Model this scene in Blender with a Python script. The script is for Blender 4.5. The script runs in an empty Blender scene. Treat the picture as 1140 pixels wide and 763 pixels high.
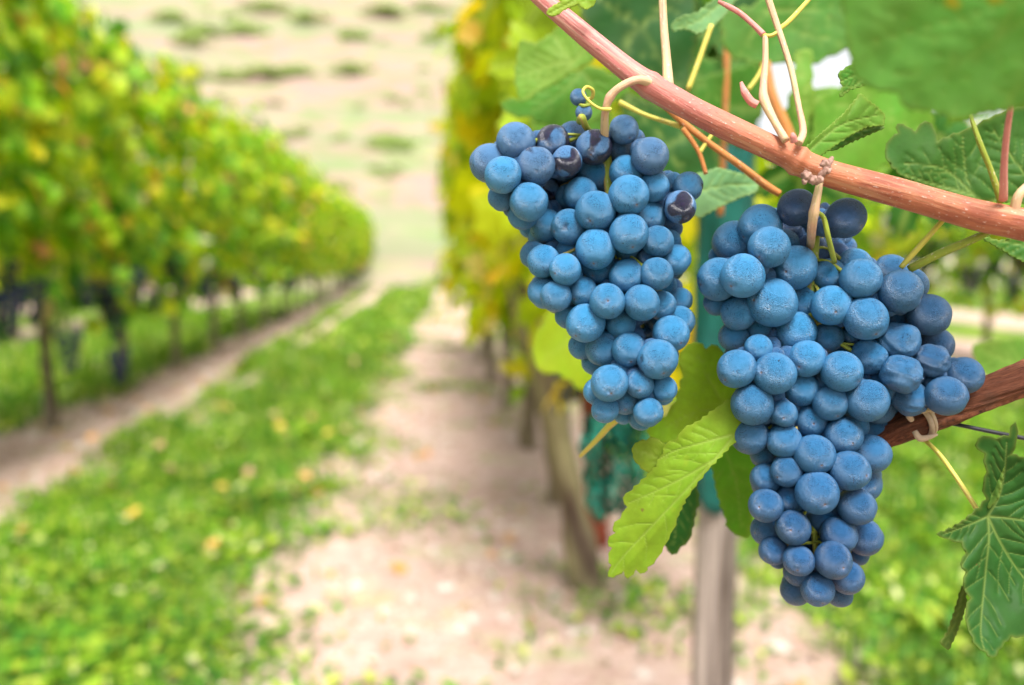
import bpy, bmesh, math, random
import numpy as np
from mathutils import Vector, Matrix, Quaternion
from mathutils.geometry import delaunay_2d_cdt
R = math.radians
rnd = random.Random(7)
rng = np.random.default_rng(7)
scene = bpy.context.scene
COL = scene.collection

# ------------------------------------------------------------------ camera
F = 887.0                       # focal length in pixels of the 1140 px wide photograph
CAM = Vector((0.0, 0.0, 0.9))
PITCH, YAW = R(6.21), R(6.43)
FOCUS = 0.283
cd = bpy.data.cameras.new('camera'); cam = bpy.data.objects.new('camera', cd); COL.objects.link(cam)
cd.sensor_width = 36; cd.lens = F / 1140 * 36
cam.location = CAM; cam.rotation_euler = (R(90) - PITCH, 0, -YAW)
cd.clip_start = 0.01; cd.clip_end = 1500
cd.dof.use_dof = True; cd.dof.focus_distance = FOCUS; cd.dof.aperture_fstop = 4.9
scene.camera = cam
MC = cam.rotation_euler.to_matrix()
def at(px, py, d):
    """world point seen at photograph pixel (px, py) at depth d metres in front of the camera"""
    return CAM + MC @ Vector(((px - 570) / F * d, -(py - 381.5) / F * d, -d))
def proj(p):
    q = MC.transposed() @ (Vector(p) - CAM)
    return 570 + q.x / -q.z * F, 381.5 - q.y / -q.z * F, -q.z

# ------------------------------------------------------------------ light
w = bpy.data.worlds.new('World'); scene.world = w; w.use_nodes = True
nt = w.node_tree; nt.nodes.clear()
sky = nt.nodes.new('ShaderNodeTexSky'); sky.sky_type = 'NISHITA'; sky.sun_disc = False
SUN_EL, SUN_AZ = R(60), R(177)          # azimuth measured from +Y clockwise: behind the camera
sky.sun_elevation = SUN_EL; sky.sun_rotation = SUN_AZ; sky.air_density = 1.0; sky.dust_density = 4.0
hs = nt.nodes.new('ShaderNodeHueSaturation'); hs.inputs['Saturation'].default_value = 0.12
bg = nt.nodes.new('ShaderNodeBackground'); bg.inputs['Strength'].default_value = 0.15
out = nt.nodes.new('ShaderNodeOutputWorld')
nt.links.new(sky.outputs[0], hs.inputs['Color']); nt.links.new(hs.outputs[0], bg.inputs[0]); nt.links.new(bg.outputs[0], out.inputs[0])
sl = bpy.data.lights.new('sun', 'SUN'); sl.energy = 3.9; sl.angle = R(24); sl.color = (1.0, 0.965, 0.91)
so = bpy.data.objects.new('sun', sl); COL.objects.link(so)
sd = Vector((math.sin(SUN_AZ) * math.cos(SUN_EL), math.cos(SUN_AZ) * math.cos(SUN_EL), math.sin(SUN_EL)))
so.rotation_euler = sd.to_track_quat('Z', 'Y').to_euler(); so.location = (0, -3, 8)
scene.view_settings.view_transform = 'Standard'; scene.view_settings.look = 'None'
scene.view_settings.exposure = 0.95; scene.view_settings.gamma = 1.0
scene.render.engine = 'CYCLES'
cy = scene.cycles
cy.use_denoising = True; cy.max_bounces = 8; cy.transmission_bounces = 4; cy.transparent_max_bounces = 6
cy.diffuse_bounces = 4; cy.glossy_bounces = 2; cy.sample_clamp_indirect = 8

# ------------------------------------------------------------------ helpers
def tag(o, label=None, cat=None, group=None, kind=None):
    if label: o['label'] = label
    if cat: o['category'] = cat
    if group: o['group'] = group
    if kind: o['kind'] = kind
    return o
def empty(name, loc=(0, 0, 0)):
    o = bpy.data.objects.new(name, None); o.location = loc; o.empty_display_size = 0.05; COL.objects.link(o); return o
def link(name, me, parent=None, loc=None):
    o = bpy.data.objects.new(name, me); COL.objects.link(o)
    if loc is not None: o.location = loc
    if parent is not None:
        o.parent = parent
        if loc is None: o.location = -parent.location      # mesh given in world coordinates
    return o
def mesh_np(name, V, Fc, mat, smooth=True, attrs=None):
    """mesh from an (n,3) array and an (m,k) int array, or a list of faces"""
    me = bpy.data.meshes.new(name)
    if isinstance(Fc, np.ndarray):
        n, k = Fc.shape
        me.vertices.add(len(V)); me.vertices.foreach_set('co', np.asarray(V, np.float32).ravel())
        me.loops.add(n * k); me.loops.foreach_set('vertex_index', Fc.astype(np.int32).ravel())
        me.polygons.add(n); me.polygons.foreach_set('loop_start', np.arange(0, n * k, k, dtype=np.int32))
        try: me.polygons.foreach_set('loop_total', np.full(n, k, np.int32))
        except Exception: pass
        me.update(calc_edges=True)
    else:
        me.from_pydata([tuple(v) for v in V], [], Fc); me.update()
    me.polygons.foreach_set('use_smooth', [smooth] * len(me.polygons))
    for k_, a in (attrs or {}).items():
        at_ = me.attributes.new(k_, 'FLOAT', 'POINT'); at_.data.foreach_set('value', np.asarray(a, np.float32))
    me.materials.append(mat)
    return me
def smooth_path(pts, n=8):
    pts = [Vector(p) for p in pts]
    if len(pts) < 3: 
        return [pts[0].lerp(pts[-1], i / (n * 2)) for i in range(n * 2 + 1)]
    P = [pts[0] * 2 - pts[1]] + pts + [pts[-1] * 2 - pts[-2]]
    res = []
    for i in range(1, len(P) - 2):
        a, b, c, d = P[i - 1:i + 3]
        for k in range(n):
            t = k / n
            res.append(0.5 * ((2 * b) + (c - a) * t + (2 * a - 5 * b + 4 * c - d) * t * t + (3 * b - a - 3 * c + d) * t ** 3))
    res.append(pts[-1]); return res
def tube_geo(pts, radii, segs=12, n=8, disp=None):
    """tapered tube along a smoothed path; disp(u, angle) scales the radius"""
    path = smooth_path(pts, n); m = len(path)
    rad = np.interp(np.linspace(0, 1, m), np.linspace(0, 1, len(radii)), radii)
    V = []; Fc = []
    up = Vector((0.3, 0.2, 1)).normalized(); prev = None
    for i, p in enumerate(path):
        t = (path[min(i + 1, m - 1)] - path[max(i - 1, 0)]).normalized()
        if prev is None: x = t.cross(up).normalized()
        else: x = (prev - t * prev.dot(t)).normalized()
        prev = x; y = t.cross(x)
        for k in range(segs):
            a = 2 * math.pi * k / segs
            r = rad[i] * (disp(i / (m - 1), a) if disp else 1)
            V.append(p + (x * math.cos(a) + y * math.sin(a)) * r)
    for i in range(m - 1):
        for k in range(segs):
            a, b = i * segs + k, i * segs + (k + 1) % segs
            Fc.append((a, b, b + segs, a + segs))
    V.append(path[0]); V.append(path[-1]); c0, c1 = len(V) - 2, len(V) - 1
    for k in range(segs):
        Fc.append((c0, (k + 1) % segs, k)); Fc.append((c1, (m - 1) * segs + k, (m - 1) * segs + (k + 1) % segs))
    return V, Fc
def tubes(name, specs, mat):
    V = []; Fc = []; tc = []
    for s in specs:
        v, f = tube_geo(**s)
        o = len(V); V += v; Fc += [tuple(i + o for i in q) for q in f]
        sg = s.get('segs', 12); m = (len(v) - 2) // sg; L = 0.0; rr = max(s['radii'])
        for i in range(m):
            if i: L += ((v[i * sg] + v[i * sg + sg // 2]) / 2 - (v[(i - 1) * sg] + v[(i - 1) * sg + sg // 2]) / 2).length
            for k in range(sg): a = 2 * math.pi * k / sg; tc += [math.cos(a) * rr, math.sin(a) * rr, L + o * 0.001]
        tc += [0, 0, o * 0.001, 0, 0, L + o * 0.001]
    me = mesh_np(name, V, Fc, mat)
    at_ = me.attributes.new('tc', 'FLOAT_VECTOR', 'POINT'); at_.data.foreach_set('vector', tc)
    return me

# ------------------------------------------------------------------ materials
class NT:
    def __init__(s, name):
        s.m = bpy.data.materials.new(name); s.m.use_nodes = True; s.t = s.m.node_tree; s.t.nodes.clear()
        s.out = s.n('OutputMaterial')
    def n(s, typ, **kw):
        nd = s.t.nodes.new('ShaderNode' + typ)
        for k, v in kw.items(): setattr(nd, k, v)
        return nd
    def set(s, nd, **kw):
        for k, v in kw.items():
            inp = nd.inputs[k.replace('_', ' ')] if k.replace('_', ' ') in nd.inputs else nd.inputs[int(k[1:])]
            if hasattr(v, 'links') or isinstance(v, bpy.types.NodeSocket): s.t.links.new(v, inp)
            else: inp.default_value = v
        return nd
    def coord(s, which='Object'): return s.n('TexCoord').outputs[which]
    def mapping(s, vec, scale=(1, 1, 1), loc=(0, 0, 0)):
        m = s.n('Mapping'); s.t.links.new(vec, m.inputs[0]); m.inputs['Scale'].default_value = scale
        if isinstance(loc, bpy.types.NodeSocket): s.t.links.new(loc, m.inputs['Location'])
        else: m.inputs['Location'].default_value = loc
        return m.outputs[0]
    def noise(s, vec, scale, detail=4, rough=0.55, dist=0.0):
        nd = s.n('TexNoise'); s.set(nd, Vector=vec, Scale=scale, Detail=detail, Roughness=rough, Distortion=dist); return nd.outputs[0]
    def ramp(s, fac, stops, interp='LINEAR'):
        nd = s.n('ValToRGB'); e = nd.color_ramp; e.interpolation = interp
        while len(e.elements) < len(stops): e.elements.new(0.5)
        for el, (p, c) in zip(e.elements, stops):
            el.position = p; el.color = c if len(c) == 4 else (*c, 1)
        s.t.links.new(fac, nd.inputs[0]); return nd.outputs[0]
    def step(s, fac, a, b):
        nd = s.n('MapRange', interpolation_type='SMOOTHSTEP'); s.set(nd, Value=fac, From_Min=a, From_Max=b); return nd.outputs[0]
    def mix(s, fac, a, b, blend='MIX'):
        nd = s.n('Mix', data_type='RGBA', blend_type=blend)
        for i, v in ((0, fac), (6, a), (7, b)):
            if isinstance(v, bpy.types.NodeSocket): s.t.links.new(v, nd.inputs[i])
            else: nd.inputs[i].default_value = v if i == 0 or len(v) == 4 else (*v, 1)
        return nd.outputs[2]
    def math(s, op, a, b=0.0):
        nd = s.n('Math', operation=op)
        for i, v in ((0, a), (1, b)):
            if isinstance(v, bpy.types.NodeSocket): s.t.links.new(v, nd.inputs[i])
            else: nd.inputs[i].default_value = v
        return nd.outputs[0]
    def bump(s, h, strength=0.3, dist=0.001):
        nd = s.n('Bump'); s.set(nd, Strength=strength, Distance=dist, Height=h); return nd.outputs[0]
    def princ(s, color, rough=0.7, spec=0.3, normal=None, **kw):
        nd = s.n('BsdfPrincipled')
        args = dict(Base_Color=color, Roughness=rough, **kw)
        if not isinstance(color, bpy.types.NodeSocket) and len(color) == 3: args['Base_Color'] = (*color, 1)
        s.set(nd, **args); nd.inputs['Specular IOR Level'].default_value = spec
        if normal is not None: s.t.links.new(normal, nd.inputs['Normal'])
        return nd.outputs[0]
    def fin(s, sh): s.t.links.new(sh, s.out.inputs[0]); return s.m
    def translucent_mix(s, fac, col, sh, normal=None):
        tr = s.n('BsdfTranslucent'); s.t.links.new(col, tr.inputs[0])
        mx = s.n('MixShader'); mx.inputs[0].default_value = fac
        s.t.links.new(sh, mx.inputs[1]); s.t.links.new(tr.outputs[0], mx.inputs[2]); return mx.outputs[0]

def mat_grape():
    m = NT('grape_skin'); oi = m.n('ObjectInfo'); co = m.coord()
    rand3 = m.n('CombineXYZ'); r50 = m.math('MULTIPLY', oi.outputs['Random'], 60.0)
    m.set(rand3, X=r50, Y=m.math('MULTIPLY', oi.outputs['Random'], 131.0), Z=m.math('MULTIPLY', oi.outputs['Random'], 17.0))
    v = m.mapping(co, (1, 1, 1), rand3.outputs[0])
    big = m.noise(v, 0.75, 1, 0.5)
    midn = m.noise(v, 4.5, 6, 0.65)
    streak = m.noise(m.mapping(v, (5, 26, 26)), 1.0, 3, 0.6, 0.6)
    fine = m.noise(v, 32, 3, 0.6)
    spk = m.n('TexVoronoi'); m.set(spk, Vector=v, Scale=17.0)
    # bloom cover: object alpha moves the threshold of the large rubbed-off patches
    thr = m.math('SUBTRACT', oi.outputs['Alpha'], 0.5)
    cover = m.math('ADD', big, thr)
    cover = m.math('ADD', cover, m.math('MULTIPLY', m.math('SUBTRACT', midn, 0.5), 0.10))
    bloom = m.step(cover, 0.36, 0.47)
    # little bare dots where drops and touches took the bloom off, in patches
    patch = m.step(m.noise(v, 1.5, 2, 0.5), 0.42, 0.56)
    dots = m.math('SUBTRACT', 1.0, m.step(m.math('ADD', spk.outputs['Distance'], m.math('MULTIPLY', fine, 0.25)), 0.26, 0.42))
    dots = m.math('MULTIPLY', dots, patch)
    lines = m.math('MULTIPLY', m.step(streak, 0.54, 0.66), m.math('MULTIPLY', patch, 0.75))
    wear = m.math('MAXIMUM', m.math('MULTIPLY', dots, 0.9), lines)
    bloom = m.math('MULTIPLY', bloom, m.math('SUBTRACT', 1.0, wear))
    bcol = m.mix(m.step(midn, 0.35, 0.7), oi.outputs['Color'], m.mix(0.22, oi.outputs['Color'], (0.15, 0.24, 0.40)), 'MIX')
    bc2 = m.n('Mix', data_type='RGBA'); m.t.links.new(oi.outputs['Color'], bc2.inputs[6]); m.t.links.new(bcol, bc2.inputs[7]); bc2.inputs[0].default_value = 0.34
    var = m.n('HueSaturation'); m.t.links.new(bc2.outputs[2], var.inputs['Color'])
    m.t.links.new(m.math('ADD', 0.62, m.math('MULTIPLY', m.math('ADD', fine, midn), 0.42)), var.inputs['Value'])
    skin = m.mix(m.step(midn, 0.3, 0.7), (0.005, 0.008, 0.024), (0.020, 0.014, 0.042))
    col = m.mix(m.math('MULTIPLY', bloom, 0.97), skin, var.outputs[0])
    # the dry stylar scar at the free end (+Z)
    sx = m.n('SeparateXYZ'); m.t.links.new(co, sx.inputs[0])
    rr = m.math('SQRT', m.math('ADD', m.math('POWER', sx.outputs[0], 2.0), m.math('POWER', sx.outputs[1], 2.0)))
    rr = m.math('ADD', rr, m.math('MULTIPLY', m.math('SUBTRACT', fine, 0.5), 0.05))
    scar = m.math('MULTIPLY', m.math('SUBTRACT', 1.0, m.step(rr, 0.035, 0.085)), m.step(sx.outputs[2], 0.0, 0.1))
    halo = m.math('MULTIPLY', m.math('SUBTRACT', 1.0, m.step(rr, 0.06, 0.28)), m.step(sx.outputs[2], 0.0, 0.1))
    col = m.mix(m.math('MULTIPLY', halo, 0.30), col, (0.20, 0.24, 0.38))
    col = m.mix(m.math('MULTIPLY', scar, 0.8), col, (0.13, 0.075, 0.06))
    # rare black blemishes
    bl = m.step(m.noise(v, 2.6, 3, 0.7, 0.4), 0.72, 0.76)
    col = m.mix(bl, col, (0.008, 0.006, 0.012))
    rough = m.n('MapRange'); m.set(rough, Value=m.math('MULTIPLY', bloom, m.math('SUBTRACT', 1.0, m.math('MULTIPLY', patch, 0.25))), To_Min=0.14, To_Max=0.46)
    h = m.math('ADD', m.math('ADD', m.math('MULTIPLY', fine, 0.25), m.math('MULTIPLY', m.math('MULTIPLY', m.step(spk.outputs['Distance'], 0.1, 0.5), patch), 0.14)), m.math('ADD', m.math('MULTIPLY', bloom, 0.4), m.math('MULTIPLY', scar, -1.2)))
    sh = m.princ(col, rough.outputs[0], 0.72, m.bump(h, 0.5, 0.03))
    pr = sh.node; pr.inputs['Sheen Weight'].default_value = 0.0; pr.inputs['Sheen Roughness'].default_value = 0.5
    pr.inputs['Sheen Tint'].default_value = (0.6, 0.8, 1, 1)
    return m.fin(sh)

def mat_leaf_hero():
    m = NT('vine_leaf'); oi = m.n('ObjectInfo'); co = m.coord()
    vein = m.n('Attribute', attribute_name='vein').outputs['Fac']
    n1 = m.noise(co, 45, 4, 0.6); n2 = m.noise(co, 260, 4, 0.65); n3 = m.noise(co, 90, 2, 0.5)
    hv = m.n('HueSaturation'); m.t.links.new(oi.outputs['Color'], hv.inputs['Color'])
    m.t.links.new(m.math('ADD', 0.55, m.math('MULTIPLY', m.math('ADD', n1, n2), 0.45)), hv.inputs['Value'])
    m.t.links.new(m.math('ADD', 0.47, m.math('MULTIPLY', n1, 0.06)), hv.inputs['Hue'])
    vcol = m.mix(0.55, oi.outputs['Color'], (0.34, 0.42, 0.10))
    col = m.mix(m.math('MULTIPLY', vein, 0.75), hv.outputs[0], vcol)
    spot = m.math('MULTIPLY', m.step(n3, 0.66, 0.72), oi.outputs['Alpha'])
    col = m.mix(spot, col, (0.42, 0.38, 0.03))
    edge = m.n('Attribute', attribute_name='edge').outputs['Fac']
    col = m.mix(m.math('MULTIPLY', edge, 0.6), col, (0.30, 0.30, 0.05))
    br = m.step(m.noise(co, 130, 3, 0.6), 0.72, 0.76)
    col = m.mix(m.math('MULTIPLY', br, 0.7), col, (0.16, 0.08, 0.03))
    h = m.math('ADD', m.math('MULTIPLY', vein, -1.0), m.math('MULTIPLY', m.noise(co, 420, 3, 0.6), 0.5))
    sh = m.princ(col, 0.6, 0.22, m.bump(h, 0.5, 0.0006))
    tcol = m.mix(1.0, col, (1.6, 1.45, 0.5), 'MULTIPLY')
    return m.fin(m.translucent_mix(0.42, tcol, sh))

def mat_leaf_far(name, stops, trans=0.4, rough=0.5, vary=0.8):
    m = NT(name); g = m.n('NewGeometry'); oi = m.n('ObjectInfo')
    f = m.math('FRACT', m.math('ADD', g.outputs['Random Per Island'], m.math('MULTIPLY', oi.outputs['Random'], 1.0)))
    col = m.ramp(f, stops)
    co = m.coord('Object'); n = m.noise(co, 2.5, 3, 0.6)
    hv = m.n('HueSaturation'); m.t.links.new(col, hv.inputs['Color'])
    m.t.links.new(m.math('ADD', 1.0 - vary / 2, m.math('MULTIPLY', n, vary)), hv.inputs['Value'])
    sh = m.princ(hv.outputs[0], rough, 0.35)
    tcol = m.mix(1.0, hv.outputs[0], (1.6, 1.45, 0.5), 'MULTIPLY')
    return m.fin(m.translucent_mix(trans, tcol, sh))

def mat_cane(name, c1, c2, c3, scale=1.0, rough=0.55, tip=None):
    """shoot bark: fine lengthwise streaks in the tube's own coordinates, lenticels and a little bloom"""
    m = NT(name); co = m.n('Attribute', attribute_name='tc').outputs['Vector']
    a = m.noise(m.mapping(co, (900 * scale, 900 * scale, 70 * scale)), 1.0, 5, 0.65, 0.3)
    a2 = m.noise(m.mapping(co, (330, 330, 26)), 1.0, 4, 0.6, 0.2)
    b = m.noise(m.mapping(co, (60, 60, 45)), 1.0, 4, 0.6); c = m.noise(m.mapping(co, (1100, 1100, 600)), 1.0, 2, 0.5)
    col = m.mix(m.step(b, 0.38, 0.62), c1, c2); col = m.mix(m.math('MULTIPLY', m.step(a2, 0.48, 0.66), 0.65), col, c3)
    if tip:
        sp = m.n('SeparateXYZ'); m.t.links.new(co, sp.inputs[0])
        zz = m.math('ADD', sp.outputs[2], m.math('MULTIPLY', m.math('SUBTRACT', a2, 0.5), 0.05))
        tc = m.mix(m.step(a2, 0.42, 0.64), tip[0], tip[1]); col = m.mix(m.step(zz, 0.075, 0.165), tc, col)
    dark = m.mix(1.0, col, (0.50, 0.42, 0.40), 'MULTIPLY')
    col = m.mix(m.math('MULTIPLY', m.step(a, 0.52, 0.72), 0.6), col, dark)
    col = m.mix(m.math('MULTIPLY', m.step(c, 0.64, 0.72), 0.45), col, (0.62, 0.50, 0.44))
    col = m.mix(m.math('MULTIPLY', m.step(m.noise(m.mapping(co, (700, 700, 240), (.3, .1, .7)), 1.0, 3, 0.6), 0.66, 0.72), 0.6), col, (0.10, 0.045, 0.03))
    h = m.math('ADD', m.math('MULTIPLY', a, 1.0), m.math('ADD', m.math('MULTIPLY', c, 0.4), a2))
    return m.fin(m.princ(col, rough, 0.28, m.bump(h, 0.55, 0.0006)))

def mat_plain(name, c1, c2, scale=20, rough=0.8, bump=0.3, dist=0.003, stretch=None, spec=0.25):
    m = NT(name); v = m.mapping(m.n('Attribute', attribute_name='tc').outputs['Vector'], stretch) if stretch else m.coord()
    a = m.noise(v, scale, 6, 0.62, 0.2); b = m.noise(v, scale * 0.27, 3, 0.5)
    col = m.mix(m.step(m.math('MULTIPLY', m.math('ADD', a, b), 0.5), 0.36, 0.64), c1, c2)
    return m.fin(m.princ(col, rough, spec, m.bump(a, bump, dist)))

M = {}
M['grape'] = mat_grape()
M['leaf'] = mat_leaf_hero()
M['far_leaf'] = mat_leaf_far('canopy_leaf', [(0.0, (0.05, 0.17, 0.010)), (0.2, (0.12, 0.33, 0.012)), (0.5, (0.27, 0.48, 0.014)),
    (0.78, (0.50, 0.60, 0.015)), (0.92, (0.66, 0.58, 0.02)), (0.95, (0.62, 0.36, 0.03)), (0.97, (0.66, 0.26, 0.12)), (0.985, (0.62, 0.36, 0.26)), (1.0, (0.50, 0.58, 0.34))])
M['hedge_leaf'] = mat_leaf_far('hedge_leaf', [(0.0, (0.14, 0.24, 0.04)), (0.6, (0.24, 0.34, 0.07)), (1.0, (0.36, 0.40, 0.14))], 0.3)
M['grass'] = mat_leaf_far('grass_blade', [(0.0, (0.03, 0.12, 0.010)), (0.4, (0.085, 0.22, 0.012)), (0.7, (0.18, 0.32, 0.015)), (0.92, (0.36, 0.42, 0.04)), (1.0, (0.55, 0.55, 0.28))], 0.3, vary=1.5)
M['litter'] = mat_leaf_far('fallen_leaf', [(0.0, (0.5, 0.36, 0.05)), (0.4, (0.52, 0.24, 0.08)), (0.7, (0.45, 0.28, 0.16)), (1.0, (0.30, 0.16, 0.08))], 0.15)
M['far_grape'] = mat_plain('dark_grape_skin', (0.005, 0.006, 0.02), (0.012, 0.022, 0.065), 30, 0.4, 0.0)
M['bark'] = mat_plain('old_vine_bark', (0.10, 0.075, 0.05), (0.27, 0.22, 0.15), 16, 0.9, 0.8, 0.01, (5, 5, 0.7))
M['mossbark'] = mat_plain('mossy_bark', (0.08, 0.05, 0.04), (0.28, 0.25, 0.12), 6, 0.95, 0.8, 0.01, (3, 3, 0.7))
M['wood'] = mat_plain('weathered_wood', (0.06, 0.042, 0.032), (0.36, 0.30, 0.26), 13, 0.85, 0.6, 0.004, (6, 6, 0.35))
M['rust'] = mat_plain('red_brown_stake', (0.22, 0.045, 0.02), (0.10, 0.03, 0.02), 12, 0.8, 0.4, 0.004, (3, 3, 0.6))
M['teal'] = mat_plain('teal_plastic', (0.003, 0.050, 0.042), (0.006, 0.095, 0.075), 22, 0.55, 0.4, 0.004)
def mat_net():
    m = NT('teal_netting'); a = m.noise(m.coord(), 60, 4, 0.6)
    col = m.mix(m.step(a, 0.4, 0.6), (0.010, 0.17, 0.12), (0.03, 0.34, 0.24))
    return m.fin(m.translucent_mix(0.45, col, m.princ(col, 0.5, 0.3)))
M['net'] = mat_net()
M['black'] = mat_plain('black_wire', (0.01, 0.01, 0.012), (0.03, 0.03, 0.035), 80, 0.4, 0.1)
M['raffia'] = mat_plain('raffia', (0.42, 0.30, 0.20), (0.58, 0.44, 0.32), 300, 0.7, 0.5, 0.0005)
M['stone'] = mat_plain('pale_stone', (0.38, 0.30, 0.25), (0.54, 0.47, 0.42), 30, 0.85, 0.3, 0.003)
M['clod'] = mat_plain('soil_clod', (0.30, 0.20, 0.15), (0.44, 0.33, 0.26), 30, 0.95, 0.4, 0.003)

def soil_mask(m, pos):
    """1 on the bare strips under the rows, edges broken by noise (world x across the rows)"""
    wob = m.math('MULTIPLY', m.math('SUBTRACT', m.noise(pos, 1.6, 5, 0.65), 0.5), 0.7)
    wob2 = m.math('MULTIPLY', m.math('SUBTRACT', m.noise(pos, 9.0, 3, 0.6), 0.5), 0.5)
    s = m.n('SeparateXYZ'); m.t.links.new(pos, s.inputs[0])
    x = m.math('ADD', m.math('ADD', s.outputs[0], wob), wob2)
    drift = m.math('MULTIPLY', m.math('MINIMUM', m.math('MAXIMUM', m.math('SUBTRACT', s.outputs[1], 2.0), 0.0), 14.0), 0.045)
    near = m.math('LESS_THAN', m.math('ABSOLUTE', m.math('ADD', s.outputs[0], 0.4)), 0.9)
    x = m.math('SUBTRACT', x, m.math('MULTIPLY', drift, near))
    res = None
    for c, h in ((0.21, 0.73), (-1.76, 0.36), (-4.3, 0.5), (4.8, 1.0), (-6.7, 0.5), (8.2, 0.8)):
        d = m.math('ABSOLUTE', m.math('SUBTRACT', x, c))
        k = m.math('SUBTRACT', 1.0, m.step(d, h - 0.06, h + 0.10))
        res = k if res is None else m.math('MAXIMUM', res, k)
    far = m.step(s.outputs[1], 20.0, 25.0)
    return res, far
def mat_ground():
    m = NT('vineyard_soil'); g = m.n('NewGeometry'); pos = g.outputs['Position']
    k, far = soil_mask(m, pos)
    n1 = m.noise(pos, 1.1, 6, 0.6); n2 = m.noise(pos, 14, 6, 0.7); n3 = m.noise(pos, 70, 4, 0.7); n4 = m.noise(pos, 5, 5, 0.65, 0.4)
    s1 = m.ramp(n2, [(0.28, (0.31, 0.185, 0.145)), (0.48, (0.47, 0.325, 0.27)), (0.68, (0.57, 0.46, 0.41))])
    s2 = m.ramp(n4, [(0.3, (0.38, 0.225, 0.18)), (0.6, (0.51, 0.375, 0.315)), (0.8, (0.56, 0.48, 0.39))])
    soil = m.mix(0.5, s1, s2)
    soil = m.mix(m.math('MULTIPLY', m.step(n3, 0.5, 0.75), 0.35), soil, (0.24, 0.17, 0.13))
    weed = m.math('MULTIPLY', m.step(m.noise(pos, 3.3, 5, 0.7), 0.53, 0.66), 0.6)
    soil = m.mix(weed, soil, (0.34, 0.38, 0.17))
    gr = m.ramp(n2, [(0.3, (0.05, 0.11, 0.015)), (0.7, (0.14, 0.22, 0.03))])
    gr = m.mix(m.step(n1, 0.45, 0.7), gr, (0.22, 0.29, 0.03))
    col = m.mix(k, gr, soil)
    farc = m.ramp(n1, [(0.3, (0.34, 0.36, 0.2)), (0.55, (0.44, 0.38, 0.29)), (0.8, (0.32, 0.36, 0.15))])
    col = m.mix(far, col, farc)
    h = m.math('ADD', n2, m.math('MULTIPLY', n3, 0.5))
    return m.fin(m.princ(col, 0.95, 0.15, m.bump(h, 0.8, 0.03)))
def mat_hill():
    m = NT('hillside_soil'); g = m.n('NewGeometry'); pos = g.outputs['Position']
    v = m.mapping(pos, (0.12, 0.12, 0.42)); v2 = m.mapping(pos, (0.35, 0.35, 1.2))
    a = m.noise(v, 1.0, 6, 0.7, 1.0); b = m.noise(v2, 1.0, 5, 0.72, 0.5); c = m.noise(pos, 1.4, 6, 0.75)
    col = m.ramp(a, [(0.36, (0.15, 0.20, 0.07)), (0.43, (0.24, 0.25, 0.13)), (0.50, (0.29, 0.185, 0.165)), (0.57, (0.25, 0.19, 0.145)), (0.66, (0.19, 0.22, 0.10))])
    col = m.mix(m.math('MULTIPLY', m.step(b, 0.53, 0.62), 0.75), col, (0.13, 0.19, 0.05))
    col = m.mix(m.math('MULTIPLY', m.step(b, 0.47, 0.36), 0.7), col, (0.31, 0.215, 0.195))
    col = m.mix(m.math('MULTIPLY', m.step(c, 0.54, 0.66), 0.55), col, (0.20, 0.16, 0.14))
    band = m.noise(m.mapping(pos, (0.035, 0.035, 0.55)), 1.0, 4, 0.6, 0.6)
    col = m.mix(m.math('MULTIPLY', m.step(band, 0.50, 0.60), 0.65), col, (0.16, 0.21, 0.10))
    return m.fin(m.princ(col, 0.95, 0.1))
M['ground'] = mat_ground(); M['hill'] = mat_hill()

# ------------------------------------------------------------------ ground and hillside
def vnoise(x, y, s, seed=0):
    """cheap smooth pseudo-noise, -1..1"""
    x = x * s; y = y * s
    return (np.sin(x * 1.3 + y * 0.7 + seed) + np.sin(x * -0.8 + y * 1.7 + seed * 2.1 + 1.3) + np.sin(x * 2.3 + y * 1.9 + seed * 0.7) * 0.5 + np.sin(x * 3.1 - y * 2.7 + seed) * 0.3) / 2.8
def grid_mesh(name, xs, ys, zf, mat):
    X, Y = np.meshgrid(xs, ys); Z = zf(X, Y)
    V = np.stack([X.ravel(), Y.ravel(), Z.ravel()], 1); nx, ny = len(xs), len(ys)
    i = np.arange(nx - 1)[None, :] + nx * np.arange(ny - 1)[:, None]; i = i.ravel()
    return mesh_np(name, V, np.stack([i, i + 1, i + nx + 1, i + nx], 1), mat)
def ground_z(x, y):
    near = np.exp(-np.maximum(np.hypot(x, y) - 12, 0) / 6)
    return (vnoise(x, y, 1.4, 1) * 0.018 + vnoise(x, y, 6, 3) * 0.009 + vnoise(x, y, 17, 5) * 0.004) * near
xs = np.concatenate([np.linspace(-400, -9, 24), np.linspace(-8, 8, 260), np.linspace(9, 400, 24)])
ys = np.concatenate([np.linspace(-60, -1, 12), np.linspace(-0.5, 14, 230), np.linspace(15, 800, 60)])
gnd = link('ground', grid_mesh('ground', xs, ys, ground_z, M['ground'])); tag(gnd, kind='structure')
def hill_z(x, y):
    t = np.maximum(y - 22, 0)
    base = 0.02 * t ** 1.5 * (t < 40) + (t >= 40) * (0.02 * 40 ** 1.5 + (t - 40) * 0.62)
    base = np.where(t < 8, t * 0.10, 0.8 + (t - 8) * 0.44)
    terr = base + 0.28 * np.sin(base * 2 * math.pi / 2.6 + vnoise(x, y, 0.05) * 1.5)
    az = x / np.maximum(y, 1)
    s = np.clip((az - 0.16) / 0.20, 0, 1); s = 1 - s * s * (3 - 2 * s)
    return (terr + vnoise(x, y, 0.22, 4) * 0.35 * np.clip(t / 6, 0, 1)) * s * (t > 0) - 0.12 * (1 - np.clip(t / 2, 0, 1)) - 0.3 * (1 - s)
hl = link('hillside', grid_mesh('hillside', np.linspace(-110, 60, 240), np.linspace(21, 120, 260), hill_z, M['hill'])); tag(hl, kind='structure')
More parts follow.
